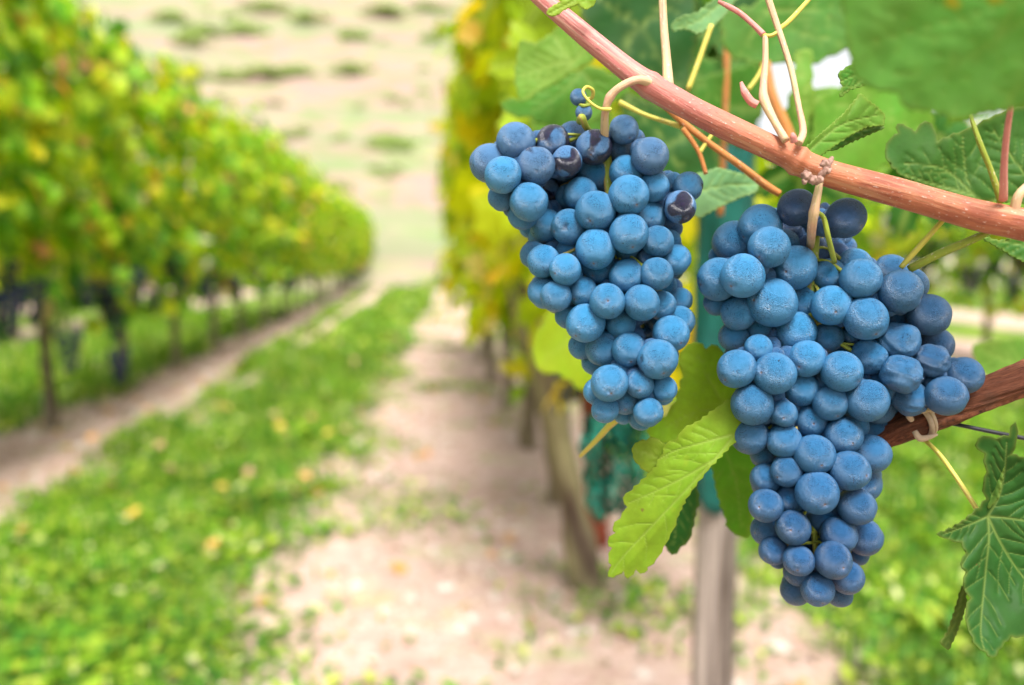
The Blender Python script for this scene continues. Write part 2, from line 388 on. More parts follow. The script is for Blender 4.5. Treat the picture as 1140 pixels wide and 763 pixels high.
def hit(px, py):
    """first point of ground or hillside along a photograph ray"""
    d = (at(px, py, 1) - CAM)
    for k in range(1, 3000):
        p = CAM + d * (k * 0.05)
        z = max(float(hill_z(p.x, p.y)) if p.y > 21 else -1, 0.0)
        if p.z <= z: return Vector((p.x, p.y, z))
    return None

# ------------------------------------------------------------------ leaf clouds
def leaf_template():
    th = [-90, -62, -40, -14, 4, 24, 48, 68, 90, 112, 132, 156, 176, 194, 220, 242]
    rr = [0.18, 0.62, 0.50, 0.82, 0.60, 0.66, 0.98, 0.74, 1.12, 0.74, 0.98, 0.66, 0.60, 0.82, 0.50, 0.62]
    P = [(0, 0, 0)]
    for t, r in zip(th, rr):
        x, y = r * math.cos(R(t)), r * math.sin(R(t)); P.append((x * 0.5, y * 0.5 , 0.10 * abs(x) - 0.10 * (x * x + y * y)))
    n = len(th); return np.array(P), np.array([(0, i + 1, (i + 1) % n + 1) for i in range(n)])
LT, LF = leaf_template()
BLT = np.array([(0, 0, 0), (0.28, 0.45, 0.04), (0, 0.5, -0.04), (-0.28, 0.45, 0.04), (0, 1.0, -0.16)]); BLF = np.array([(0, 1, 2), (0, 2, 3), (1, 4, 2), (2, 4, 3)])
GLT = np.array([(-0.05, 0, 0), (0.05, 0, 0), (0.04, 0.5, 0.03), (-0.04, 0.5, 0.03), (0, 1.0, 0.16)]); GLF = np.array([(0, 1, 2), (0, 2, 3), (3, 2, 4)])
def cloud(name, C, size, nrm, mat, T=LT, TF=LF, spin=None, g=None):
    """many leaves in one mesh: centres C, sizes, facing nrm with the tip hanging down"""
    g = g or rng
    n = len(C); nrm = nrm / np.linalg.norm(nrm, axis=1, keepdims=True)
    down = np.array([0, 0, -1.0]) + g.normal(0, 0.45, (n, 3)) if spin is None else spin
    y = down - nrm * np.sum(down * nrm, 1, keepdims=True); y /= np.linalg.norm(y, axis=1, keepdims=True) + 1e-9
    x = np.cross(y, nrm)
    B = np.stack([x, y, nrm], 1)                      # n,3(axis),3
    V = np.einsum('tk,nkj->ntj', T, B) * size[:, None, None] + C[:, None, :]
    nt_ = len(T); Fc = TF[None] + (np.arange(n) * nt_)[:, None, None]
    return mesh_np(name, V.reshape(-1, 3), Fc.reshape(-1, TF.shape[1]), mat, smooth=False)

# vine crown: leaves crowded on the two faces and the top of a 1.1 m long piece of hedge-like canopy
def crown_mesh(seed, mat, n=1100, half=0.25, z0=0.60, z1=2.17, length=1.15, size=0.135):
    g = np.random.default_rng(seed)
    u = g.uniform(-length / 2, length / 2, n); zz = z0 + (z1 - z0) * g.beta(1.15, 1.0, n)
    # ragged bottom and top edges, bulging faces
    zz += 0.13 * np.sin(u * 9 + seed) * np.exp(-(zz - z0) * 3) + 0.12 * np.sin(u * 7 + seed * 2) * np.exp(-(z1 - zz) * 3)
    side = g.choice([-1, 1], n)
    prof = half * (0.70 + 0.32 * np.sin((zz - z0) / (z1 - z0) * math.pi)) * (1 + 0.22 * np.sin(u * 8 + zz * 6 + seed * 1.7) + 0.15 * np.sin(zz * 13 + seed))
    w = np.where(g.random(n) < 0.72, prof * g.normal(1.0, 0.14, n), prof * g.uniform(0, 1, n)) * side
    holes = (np.sin(u * 11 + seed * 3) + np.sin(zz * 8.5 + seed * 5) + np.sin(u * 5 - zz * 6)) > 1.45
    keep = ~(holes & (np.abs(w) > prof * 0.6)); u, zz, w, side = u[keep], zz[keep], w[keep], side[keep]; n = len(u)
    C = np.stack([w, u, zz], 1)
    ex = []; es = []
    for k in range(16):
        u0 = g.uniform(-length / 2, length / 2); top = k < 9; zz0 = z1 - 0.12 if top else g.uniform(z0 + .1, z1 - .2)
        w0 = g.uniform(-.5, .5) * half if top else g.choice([-1, 1]) * half
        dv = np.array([g.normal(0, .35), g.normal(0, .5), 1.0]) if top else np.array([np.sign(w0) * 1.0, g.normal(0, .6), -g.uniform(.2, 1.2)])
        L = g.uniform(0.15, 0.42) if top else g.uniform(.08, .26)
        for t_ in np.arange(0.05, 1, 0.09): ex.append(np.array([w0, u0, zz0]) + dv / np.linalg.norm(dv) * L * t_ + g.normal(0, .03, 3)); es.append(1.0 if w0 > 0 else -1.0)
    C = np.vstack([C, ex]); side = np.concatenate([side, es]); n = len(C)
    nrm = np.stack([side * 1.0 + g.normal(0, 0.5, n), g.normal(0, 0.6, n), 0.55 + g.normal(0, 0.45, n)], 1)
    return cloud('crown', C, size * g.uniform(0.65, 1.25, n), nrm, mat, g=g)
CROWNS = [crown_mesh(s, M['far_leaf']) for s in (11, 12, 13, 14, 15)]
M['yellow_leaf'] = mat_leaf_far('yellowing_leaf', [(0.0, (0.12, 0.28, 0.010)), (0.2, (0.27, 0.42, 0.010)), (0.5, (0.42, 0.52, 0.010)), (0.75, (0.58, 0.56, 0.010)), (0.9, (0.66, 0.50, 0.012)), (0.96, (0.62, 0.38, 0.02)), (1.0, (0.5, 0.6, 0.3))], 0.45)
WIDE = [crown_mesh(s, M['yellow_leaf'], 1200, 0.215, 0.62, 2.3) for s in (21, 22, 23)]
LOW = [crown_mesh(s, M['far_leaf'], 900, 0.28, 0.55, 1.9) for s in (31, 32, 33)]
def trunk_mesh(seed, mat, h=0.95, r=0.026, lean=0.0):
    g = random.Random(seed)
    pts = [Vector((0, 0, -0.03)), Vector((lean * 0.3 + g.uniform(-.02, .02), g.uniform(-.02, .02), h * 0.33)), Vector((lean * 0.7 + g.uniform(-.03, .03), g.uniform(-.03, .03), h * 0.7)), Vector((lean, 0, h))]
    ph = g.uniform(0, 6)
    dsp = lambda u, a: 1 + 0.18 * math.sin(a * 3 + u * 9 + ph) + 0.12 * math.sin(a * 7 - u * 23) + 0.16 * math.sin(u * 31 + ph) + 0.12 * math.sin(u * 17 + a)
    s = [dict(pts=pts, radii=[r * 1.35, r * 1.05, r, r * 0.95, r * 1.15], segs=14, n=7, disp=dsp)]
    for sg in (-1, 1):      # the two arms along the wire
        s.append(dict(pts=[pts[-1], pts[-1] + Vector((0, sg * 0.16, 0.07)), pts[-1] + Vector((0, sg * 0.5, 0.08))], radii=[r * 0.8, r * 0.6, r * 0.4], segs=8, n=4, disp=None))
    return tubes('trunk', s, mat)
TRUNKS = [trunk_mesh(s, M['bark']) for s in (1, 2, 3, 4)]
def bunch_mesh(seed):
    g = np.random.default_rng(seed); bm = bmesh.new(); pts = []
    for k in range(400):
        z = g.uniform(-0.15, 0); r = 0.042 * (1 + z / 0.19) + 0.004
        a = g.uniform(0, 6.28); p = np.array([r * math.cos(a), r * math.sin(a), z])
        if all(np.linalg.norm(p - q) > 0.0125 for q in pts): pts.append(p)
    for p in pts[:70]:
        bmesh.ops.create_icosphere(bm, subdivisions=2, radius=0.0078, matrix=Matrix.Translation(p))
    me = bpy.data.meshes.new('bunch'); bm.to_mesh(me); bm.free(); me.materials.append(M['far_grape'])
    me.polygons.foreach_set('use_smooth', [True] * len(me.polygons)); return me
BUNCHES = [bunch_mesh(s) for s in (1, 2, 3)]

ORD = ['nearest', 'second', 'third', 'fourth', 'fifth', 'sixth', 'seventh', 'eighth', 'ninth', 'tenth']
def vine(x, y, crown, trunk, label, group, rot=0.0, s=1.0):
    t = empty('grapevine', (x, y, 0)); tag(t, label, 'grapevine', group); t.rotation_euler.z = rot
    if trunk: link('trunk', trunk, t, (0, 0, 0))
    c = link('crown', crown, t, (0, 0, 0)); c.scale = (1, 1, s)
    return t
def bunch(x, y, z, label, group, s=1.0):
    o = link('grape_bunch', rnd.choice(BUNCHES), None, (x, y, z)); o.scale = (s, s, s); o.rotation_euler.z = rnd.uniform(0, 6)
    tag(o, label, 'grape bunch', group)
# left row: trunks seen at 1.9 m to the left
ly = [2.45, 3.4, 4.35, 5.4, 6.5, 7.75] + [8.9 + 1.12 * i for i in range(17)]
for i, y in enumerate(ly):
    lab = ('%s vine of the leafy row left of the grass strip' % ORD[i]) if i < 8 else 'small far vine at the blurred end of the left row'
    vine(-1.93 + rnd.uniform(-.04, .04), y, CROWNS[i % 5], TRUNKS[i % 4], lab, 'vines in the row left of the grass strip', math.pi * (i % 2), 1 + rnd.uniform(-.03, .03) + (0.06 if i < 2 else 0))
    nb = 5 if i < 8 else 2
    for k in range(nb):
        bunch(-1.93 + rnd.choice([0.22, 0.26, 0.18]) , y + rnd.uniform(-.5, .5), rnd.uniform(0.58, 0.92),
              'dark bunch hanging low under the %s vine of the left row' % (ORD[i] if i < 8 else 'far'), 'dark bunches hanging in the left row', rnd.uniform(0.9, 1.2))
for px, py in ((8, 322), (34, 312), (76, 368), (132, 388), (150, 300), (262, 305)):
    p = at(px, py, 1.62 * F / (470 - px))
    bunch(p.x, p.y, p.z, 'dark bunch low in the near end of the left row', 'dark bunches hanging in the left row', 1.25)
# second left row, glimpsed under the first
for i in range(10):
    vine(-4.3, 3.2 + i * 1.15, CROWNS[(i + 2) % 5], TRUNKS[i % 4], 'vine of the second row glimpsed behind the left row', 'vines in the second row on the left')
# right row beyond the foreground shoot
ry = [2.02, 2.85, 3.7, 4.6, 5.6, 6.75, 7.9, 9.0, 10.2, 11.4, 12.6, 13.8, 15.0]
for i, y in enumerate([v for v in ry if v < 7.3]):
    tm = trunk_mesh(50 + i, M['mossbark'], 0.9, 0.034 if i == 0 else 0.028, -0.22 if i == 0 else -0.10) if i < 3 else TRUNKS[i % 4]
    lab = ('%s vine of the row running away behind the left blue bunch' % ORD[i]) if i < 6 else 'small far vine at the blurred end of the right row'
    vine(0.50 if i else 0.445, y, WIDE[i % 3], tm, lab, 'vines in the row behind the blue bunches', 0, 1.0)
    for k in range(3):
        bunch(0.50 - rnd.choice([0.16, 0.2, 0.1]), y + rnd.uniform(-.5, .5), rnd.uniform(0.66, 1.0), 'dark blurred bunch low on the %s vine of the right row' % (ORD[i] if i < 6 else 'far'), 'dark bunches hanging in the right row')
# row further to the right, seen past the right bunch
for i in range(12):
    y = 5.2 + i * 1.1
    vine(4.8, y, LOW[i % 3], TRUNKS[i % 4], 'vine of the distant row seen past the right bunch', 'vines in the far right row')
    for k in range(5):
        bunch(4.8 - rnd.choice([0.22, 0.28]), y + rnd.uniform(-.5, .5), rnd.uniform(0.75, 1.15), 'dark bunch in the distant row past the right bunch', 'dark bunches hanging in the far right row', 1.5)

# shrubs in bands on the hillside
SHRUB = []
for s in (1, 2, 3):
    g = np.random.default_rng(90 + s); n = 700
    a = g.uniform(0, 6.28, n); b = g.uniform(0, 1, n) ** 0.5; ph = g.uniform(0, math.pi / 2, n)
    C = np.stack([np.cos(a) * np.cos(ph) * 1.0, np.sin(a) * np.cos(ph) * 1.0, np.sin(ph) * 0.55], 1) * (0.75 + 0.25 * b)[:, None] * (1 + 0.2 * np.sin(a * 3 + s))[:, None]
    C += g.normal(0, 0.05, C.shape); SHRUB.append(cloud('shrub', C, g.uniform(0.12, 0.26, n), C + g.normal(0, 0.5, C.shape) + np.array([0, 0, .3]), M['hedge_leaf'], g=g))
for k, (px, py, wd) in enumerate([(205, 82, 34), (300, 80, 40), (330, 78, 26), (232, 34, 40), (275, 34, 30), (190, 20, 30), (392, 76, 32), (432, 160, 34), (450, 156, 20), (430, 12, 40), (480, 10, 34),
        (480, 42, 18), (505, 92, 18), (512, 120, 16), (395, 40, 26), (345, 20, 30), (300, 8, 28), (375, 205, 20), (320, 148, 22), (485, 318, 22), (500, 140, 14), (470, 100, 14), (255, 84, 24), (210, 45, 26)] + [(rnd.uniform(170, 520), rnd.choice([14, 40, 76, 112, 150, 190]) + rnd.gauss(0, 5), rnd.uniform(5, 15)) for _ in range(60)]):
    p = hit(px, py + 4)
    if p is None: continue
    d = proj(p)[2]; sc_ = wd / F * d
    o = link('shrub', SHRUB[k % 3], None, p - Vector((0, 0, 0.05))); o.scale = (sc_ * 0.8, sc_ * 0.6, min(sc_ * 0.65, 1.3) * rnd.uniform(.7, 1.2)); o.rotation_euler.z = rnd.uniform(-.6, .6)
    if py > 300: o.scale = (sc_ * .5, sc_ * .5, sc_ * .9); tag(o, 'round green bush at the far end of the grass strip', 'shrub')
    else: tag(o, 'low dark green shrub in a band on the terraced hillside', 'shrub', 'low shrubs on the terraced hillside')

# ------------------------------------------------------------------ grass, weeds, stones, fallen leaves
def soil_np(x, y):
    wv = x + vnoise(x, y, 1.7, 2) * 0.16 + vnoise(x, y, 5, 9) * 0.07 + rng.normal(0, 0.09, len(x))
    k = np.zeros_like(x, bool)
    wv = wv - np.where(np.abs(x + 0.4) < 0.9, 0.045 * np.clip(y - 2, 0, 14), 0)
    for c, h in ((0.21, 0.73), (-1.76, 0.36), (-4.3, 0.5), (4.8, 1.0), (-6.7, .5), (8.2, .8)): k |= np.abs(wv - c) < h
    return k
def scatter(n, x0, x1, y0, y1, power=1.0, want='grass', g=rng):
    x = g.uniform(x0, x1, n); y = y0 + (y1 - y0) * g.random(n) ** power
    k = soil_np(x, y); k = ~k if want == 'grass' else k
    return x[k], y[k]
def weeds(name, n, rect, power, smin, smax, T, TF, up, want='grass', thin=None):
    x, y = scatter(n, *rect, power, want)
    if thin is not None:
        k = thin(x, y); x, y = x[k], y[k]
    n = len(x); z = ground_z(x, y)
    clump = 0.65 + 0.5 * np.clip(vnoise(x, y, 7, 6) + 0.3, 0, 1)
    size = rng.uniform(smin, smax, n) * clump * (1 + np.clip(y / 12, 0, 1.2))
    C = np.stack([x, y, z + rng.uniform(0, 1, n) * size * (0.6 if T is BLT else 0.0)], 1)
    a = rng.uniform(0, 6.28, n); hz = np.stack([np.cos(a), np.sin(a), np.zeros(n)], 1)
    spin = hz * (1 - up) + np.array([0, 0, 1.0]) * up; nrm = hz * -up + np.array([0, 0, 1.0]) * (1 - up) + 1e-3
    return C, size, nrm, spin
def grass_obj(name, parts):
    V = []; Fc = []
    for (C, size, nrm, spin), T, TF in parts:
        me = cloud('tmp', C, size, nrm, M['grass'], T, TF, spin)
        v = np.empty(len(me.vertices) * 3, np.float32); me.vertices.foreach_get('co', v)
        f = np.empty(len(me.loops), np.int32); me.loops.foreach_get('vertex_index', f)
        off = sum(len(a) for a in V); V.append(v.reshape(-1, 3)); Fc.append(f.reshape(-1, 3) + off); bpy.data.meshes.remove(me)
    o = link(name, mesh_np(name, np.concatenate(V), np.concatenate(Fc), M['grass'], smooth=False))
    return o
g1 = grass_obj('grass', [
    (weeds('a', 68000, (-1.5, 0.3, 1.0, 8.0), 1.5, 0.02, 0.055, BLT, BLF, 0.3, 'grass', lambda x, y: vnoise(x, y, 2.6, 12) + rng.normal(0, .3, len(x)) > -0.45), BLT, BLF),
    (weeds('b', 30000, (-1.5, 0.3, 1.0, 8.0), 1.3, 0.04, 0.085, GLT, GLF, 0.7, 'grass', lambda x, y: vnoise(x, y, 2.6, 12) + rng.normal(0, .3, len(x)) > -0.3), GLT, GLF),
    (weeds('c', 26000, (-1.6, 0.3, 7.0, 23.0), 1.2, 0.03, 0.06, BLT, BLF, 0.5), BLT, BLF)])
tag(g1, 'green grass and weeds in the strip between the vine rows', 'grass', kind='stuff')
g2 = grass_obj('grass', [
    (weeds('d', 30000, (-4.0, -1.9, 2.0, 12.0), 1.2, 0.03, 0.07, BLT, BLF, 0.5), BLT, BLF),
    (weeds('e', 20000, (-4.0, -1.9, 2.0, 12.0), 1.2, 0.06, 0.12, GLT, GLF, 0.85), GLT, GLF)])
tag(g2, 'green grass seen under the left row of vines', 'grass', kind='stuff')
g3 = grass_obj('grass', [
    (weeds('f', 38000, (0.8, 4.6, 1.0, 9.0), 1.3, 0.03, 0.065, BLT, BLF, 0.45), BLT, BLF),
    (weeds('g', 24000, (0.8, 4.6, 1.0, 9.0), 1.3, 0.05, 0.11, GLT, GLF, 0.85), GLT, GLF)])
tag(g3, 'bright grass below and behind the right bunch', 'grass', kind='stuff')
sparse = lambda x, y: (vnoise(x, y, 3.1, 8) + rng.normal(0, 0.25, len(x)) + 0.75 * np.exp(-((x + 0.35) / 0.22) ** 2)) > 0.50
g4 = grass_obj('weeds', [(weeds('h', 26000, (-0.6, 1.1, 1.0, 12.0), 1.4, 0.015, 0.045, BLT, BLF, 0.4, 'soil', sparse), BLT, BLF)])
tag(g4, 'sparse small weeds on the pinkish soil path', 'weeds', kind='stuff')
def stones(name, n, rect, smin, smax, mat, label):
    ico = bmesh.new(); bmesh.ops.create_icosphere(ico, subdivisions=1, radius=1.0)
    T = np.array([v.co[:] for v in ico.verts]); ico.verts.index_update(); TF = np.array([[v.index for v in f.verts] for f in ico.faces]); ico.free()
    x, y = scatter(n, *rect, 1.5, 'soil'); n = len(x); z = ground_z(x, y)
    s = smin + (smax - smin) * rng.random(n) ** 4
    V = T[None] * (1 + rng.normal(0, 0.13, (n, len(T), 1))) * (s[:, None] * rng.uniform(0.6, 1.3, (n, 3)))[:, None, :] * np.array([1, 1, .6])
    V = V + np.stack([x, y, z], 1)[:, None, :]
    Fc = TF[None] + (np.arange(n) * len(T))[:, None, None]
    o = link(name, mesh_np(name, V.reshape(-1, 3), Fc.reshape(-1, 3), mat, smooth=False)); tag(o, label, 'stones', kind='stuff')
stones('gravel', 3500, (-2.2, 1.1, 1.0, 10.0), 0.004, 0.030, M['stone'], 'pale small stones scattered over the bare soil')
stones('soil_clods', 12000, (-2.2, 1.1, 1.0, 10.0), 0.005, 0.028, M['clod'], 'brown clods of earth on the bare soil strips')
x, y = scatter(900, -2.3, 1.2, 1.2, 14, 1.2, 'soil'); x2, y2 = scatter(100, -1.5, -0.2, 2.2, 9, 1.2, 'grass')
k = (x < -1.1) | (rng.random(len(x)) < 0.3); x, y = x[k], y[k]
C = np.stack([np.r_[x, x2], np.r_[y, y2], np.r_[ground_z(x, y) + 0.015, ground_z(x2, y2) + 0.07]], 1); n = len(C)
o = link('fallen_leaves', cloud('fallen_leaves', C, rng.uniform(0.04, 0.075, n), np.array([0, 0, 1.0]) + rng.normal(0, 0.35, (n, 3)), M['litter'], spin=rng.normal(0, 1, (n, 3)) * np.array([1, 1, 0.1])))
tag(o, 'orange and yellow fallen vine leaves on the soil and grass', 'fallen leaves', kind='stuff')

# ------------------------------------------------------------------ posts
def post(px, d, top, r, mat, label, name='wooden_post', lean=0.0, base_z=0.0):
    p = at(px, 600, d); x, y = p.x, p.y
    t = empty(name, (x, y, base_z))
    pts = [Vector((0, 0, -0.05)), Vector((lean * .5, 0, top * .5)), Vector((lean, 0, top))]
    dsp = lambda u, a: 1 + 0.05 * math.sin(a * 2 + u * 5) + 0.05 * math.sin(a * 5 + 1) + 0.02 * math.sin(a * 11)
    link('shaft', tubes('shaft', [dict(pts=pts, radii=[r * 1.05, r, r * .95], segs=22, n=8, disp=dsp)], mat), t, (0, 0, 0))
    tag(t, label, 'post'); return t
pw = post(797, 1.2, 1.9, 0.029, M['wood'], 'grey weathered wooden post in a teal mesh sleeve between the blue bunches', 'wooden_post', 0.0)
# a teal net sleeve with folds, wrapped round the post
def sleeve(r, z0, z1, segs=64, rows=60):
    V = []; Fc = []
    for i in range(rows + 1):
        z = z0 + (z1 - z0) * i / rows
        for k in range(segs):
            a = 2 * math.pi * k / segs
            rr = r * (1 + 0.10 * math.sin(a * 3 + z * 14) + 0.06 * math.sin(a * 7 - z * 23) + 0.04 * math.sin(z * 60 + a * 2) + (0.16 * math.sin(a * 5 + 1) if i < 6 else 0))
            V.append((rr * math.cos(a), rr * math.sin(a), z + 0.012 * math.sin(a * 4) * (i < 5)))
    for i in range(rows):
        for k in range(segs): a, b = i * segs + k, i * segs + (k + 1) % segs; Fc.append((a, b, b + segs, a + segs))
    me = mesh_np('plastic_sleeve', V, Fc, M['teal']); return me
sv = link('plastic_sleeve', sleeve(0.037, 0.535, 1.75), None, pw.location.copy()); tag(sv, 'dark teal plastic mesh sleeve wrapped around the upper wooden post', 'sleeve')
ms = sv.modifiers.new('s', 'SOLIDIFY'); ms.thickness = 0.001
pr_ = post(668, 2.5, 1.7, 0.030, M['rust'], 'rusty red stake behind the mossy trunk below the left bunch', 'red_stake', -0.13)
tb = tubes('tie_band', [dict(pts=[pr_.location + Vector((math.cos(a) * 0.036, math.sin(a) * 0.036, 0.2 + 0.004 * math.sin(a * 3))) for a in np.linspace(0, 6.2, 9)], radii=[.012, .012], segs=8, n=3, disp=None)], M['teal'])
o = link('tie_band', tb); tag(o, 'teal tie wound around the rusty red stake', 'tie')
p = hit(516, 222); o = post(516, proj(p)[2], 1.35, 0.09, M['rust'], 'brown post standing far away at the foot of the hillside', 'wooden_post', 0.0, p.z - 0.02)
# crumpled net hanging on the row below the left bunch
def crumple(px0, px1, py0, py1, d, amp=0.02, n=46):
    V = []; Fc = []
    for j in range(n):
        for i in range(n):
            u, v = i / (n - 1), j / (n - 1)
            ex = 3.5 * math.sin(v * 9) + 2 * math.sin(v * 23 + 1); ey = 5 * math.sin(u * 8 + 1) + 3 * math.sin(u * 19)
            px = px0 + (px1 - px0) * (0.5 + (u - .5) * (0.62 + 0.38 * math.sin(v * 3.1 + 0.3))) + ex * (2 * u - 1); py = py0 + (py1 - py0) * v + ey * v
            dd = d + amp * (math.sin(u * 17 + v * 3) + 0.7 * math.sin(v * 11 + u * 6) + 0.4 * math.sin(u * 37 - v * 15))
            V.append(at(px, py, dd))
    for j in range(n - 1):
        for i in range(n - 1):
            a = j * n + i
            if math.sin(i * 1.9 + j * .7) + math.sin(j * 1.3 - i * .9) > 0.9: continue
            Fc.append((a, a + 1, a + n + 1, a + n))
    return mesh_np('netting', V, Fc, M['net'])
o = link('netting', crumple(646, 722, 462, 575, 0.80)); tag(o, 'crumpled teal plastic netting hanging under the left blue bunch', 'netting'); ms = o.modifiers.new('s', 'SOLIDIFY'); ms.thickness = 0.0008

# ------------------------------------------------------------------ the two sharp bunches
PX = FOCUS / F                       # metres per photograph pixel at the bunches
LEFT = [(545,182,21.5,1),(560,195,20.3,0),(574.5,158,21,1),(596.5,185,20.5,0),(589,225,21,0),(558.5,219.5,15,2),(615,158.5,19,1,'d'),(631,180,17,0,'d'),(637,153,17,2,'d'),
(661.5,164,19.5,1,'d'),(694.7,144.5,16,1,'n'),(691.5,166.5,13.5,2),(723.5,174,20.5,0),(697.5,192.5,18.5,1),(663,193,19.3,1),(700,217.5,22,0),(684,210,17,2),(728,208,16.5,1),(646,216.5,18.3,1),
(663,235,22,0),(722,242,18.5,1),(749,205,12.5,2),(766,208,16,2),(757,231,17.5,1,'d'),(633,219,14,3),(613,213,12,5,'d'),(633.5,253,19.5,1),(608,251,18,2),(582,240,16,2),(590,253,12,3),(602,263,13,3),
(605,291,17.7,1),(594,284,15,2),(629,300,17.2,0),(633,281,14,3),(663,277.5,22,0),(700,260,21.8,0),(667,297,18,2),(698,276,15,3),(697.5,307.5,19,1),(732,269,17.5,1),(731,305,18,0),(752,289,16.5,1),
(746,268,12,3),(649,325,16.3,0),(676,335.5,19.7,0),(619,330,17,0),(606,325,18,1),(714.5,337.5,19.5,0),(736,340,16,2),(757,334,13.5,2),(740,318,13,3),(632,352,14,2),(651.5,360,21,0),(691,361,16,1),
(747,371.5,20,0,'s'),(756,358,17,2),(736,357,15,2),(700,389.5,18.5,0),(732,400,21.8,0,'s'),(671,388,19.5,1),(648,385,15,2),(663,403,15,2),(678.5,427,20.2,0),(712,428,15.5,0),(739,433,14.5,1,'s'),
(665,436,15.5,1),(697,446,15.5,1),(673.5,456,15,1),(721.5,459,16,0),(694,462,10.5,2),(713,466,13,2),(738,440,11.5,2),(742,395,13,2),(720,367,9,4)]
RIGHT = [(846,252,23.5,1),(817,269,23,1),(856.5,275,22.3,0),(826.5,307.5,23.5,0),(800,311,23,1),(885,298,24,0.5),(898,289,18.5,2),(872,272,17,2),(886.5,231.5,20,1,'n'),(941,243,21.5,0,'n'),(877,253,15,4,'n'),
(884,258,10,4,'n'),(903,279,18.5,3,'n'),(918,232,6,5,'n'),(930,284,14.5,3,'n'),(951,296,19,2),(923,306,17.5,1),(958,310.5,22.3,0),(992,303,18.5,2),(1002,324.5,23,0),(1012,318,19.5,1),(1033.5,350.5,22.8,0),
(926,340,22,1),(964,355,23.3,0),(860,337,26.5,0),(893,337,20.5,1),(822,349,19,1),(798,337,14.5,2),(886.5,370,21.5,1),(922,375,16.5,2),(817,375,16.5,2),(844.5,387.5,15,0),(845,364,14,3),(820,411,21,0),
(862.5,416,22.8,0),(898,399.5,20,1),(937,413.5,22,0),(893,433,18.5,2),(938,390,14,3),(837.5,450,23,0),(873,460.5,14.5,0),(924,448.5,19,1),(965,446,23,1),(903,468.5,17.3,1),(939,485,20,1),(950,475,16,2),
(816,474,16.5,2),(835,485,20.5,1),(872.5,491,18.5,1),(906.5,506,21.8,0),(945.5,524,22,0),(969.5,505,21,1),(850,506,14.5,2),(875.5,525,17,1),(852,533,16.5,1),(909.5,548.5,23.5,0),(959,538,21,2),(879,556,16,1),
(954,564,20,1),(919,575,19.5,1),(852.5,563,18.5,1),(883,587.5,19,0),(854,590,17.5,2),(934,595.5,19.5,1),(961.5,598,20,2),(901,597,14.5,3),(861,613,15.5,2),(889,624,16.8,0),(927.5,624,20,0),(943,643,18,2),
(888,637,15,1),(886,657,16.5,2),(910,656,18,1),(934,661,14.5,2),(955,617,12,3),(910,633,14,3),(866,624,9,3),(1001.5,380,20.5,0,'w'),(969,397,19,1,'w'),(1004.5,416.5,21,0,'w'),(982,430,16.5,1,'w'),
(1013.5,444,19,1,'w'),(1037,402,19,1,'w'),(1053.5,441,21,0),(1073,418,20,1),(1040,384,20,2),(1000,358,11,3),(978,455,17,3),(972,475,17,3),(948,372,10,3),(799,285,10,2)]

def grape_mesh(seed, wrinkle=0.0, seg=40, ring=24):
    g = random.Random(seed); bm = bmesh.new(); bmesh.ops.create_uvsphere(bm, u_segments=seg, v_segments=ring, radius=1.0)
    a1, a2, a3 = g.uniform(0, 6), g.uniform(0, 6), g.uniform(0, 6); el = g.uniform(0.98, 1.06)
    for v in bm.verts:
        x, y, z = v.co; th = math.atan2(y, x)
        k = 1 + 0.014 * math.sin(2 * th + a1) + 0.012 * math.sin(2.2 * z + a2) + 0.008 * math.sin(3 * th + z * 2 + a3)
        if wrinkle:
            k += wrinkle * (0.9 * math.sin(z * 5 + 1.2 * math.sin(th * 2 + a1)) + 0.7 * math.sin(x * 6 + a2 + 2 * z) * math.sin(y * 5 + a3) + 0.35 * math.sin(y * 14 + x * 5 + a1) - 0.5 * abs(math.sin(th * 2.5 + z * 2)))
        if z > 0.93: k -= 0.035 * (z - 0.93) / 0.07
        v.co = (x * k, y * k, z * k * el)
    me = bpy.data.meshes.new('grape'); bm.to_mesh(me); bm.free(); me.materials.append(M['grape'])
    me.polygons.foreach_set('use_smooth', [True] * len(me.polygons)); return me
GM = [grape_mesh(s) for s in range(5)]; GW = [grape_mesh(20 + s, 0.045, 72, 44) for s in range(3)]

def solve_depth(G):
    xy = np.array([(g[0], g[1]) for g in G]); r = np.array([g[2] * 1.035 for g in G]); lay = np.array([g[3] for g in G], float)
    z = lay * 11.0 + (22 - r) * 0.6
    for it in range(400):
        moved = 0
        for i in range(len(G)):
            d = np.hypot(*(xy - xy[i]).T); need2 = (0.93 * (r + r[i])) ** 2 - d * d
            for j in np.nonzero(need2 > 0)[0]:
                if j <= i: continue
                need = math.sqrt(need2[j]); dz = z[j] - z[i]; s = 1 if (dz > 0 or (dz == 0 and lay[j] >= lay[i])) else -1
                lack = need - abs(dz)
                if lack > 0.05:
                    # the one in front holds its place a little more than the one behind
                    f_ = 0.25; m = lack * 0.5
                    if s > 0: z[j] += m * (1 - f_); z[i] -= m * f_
                    else: z[i] += m * (1 - f_); z[j] -= m * f_
                    moved += lack
        z += (np.clip(z, -6, 70) - z) * 0.10
        if moved < 1: break
    return xy, r, z - np.percentile(z, 8)

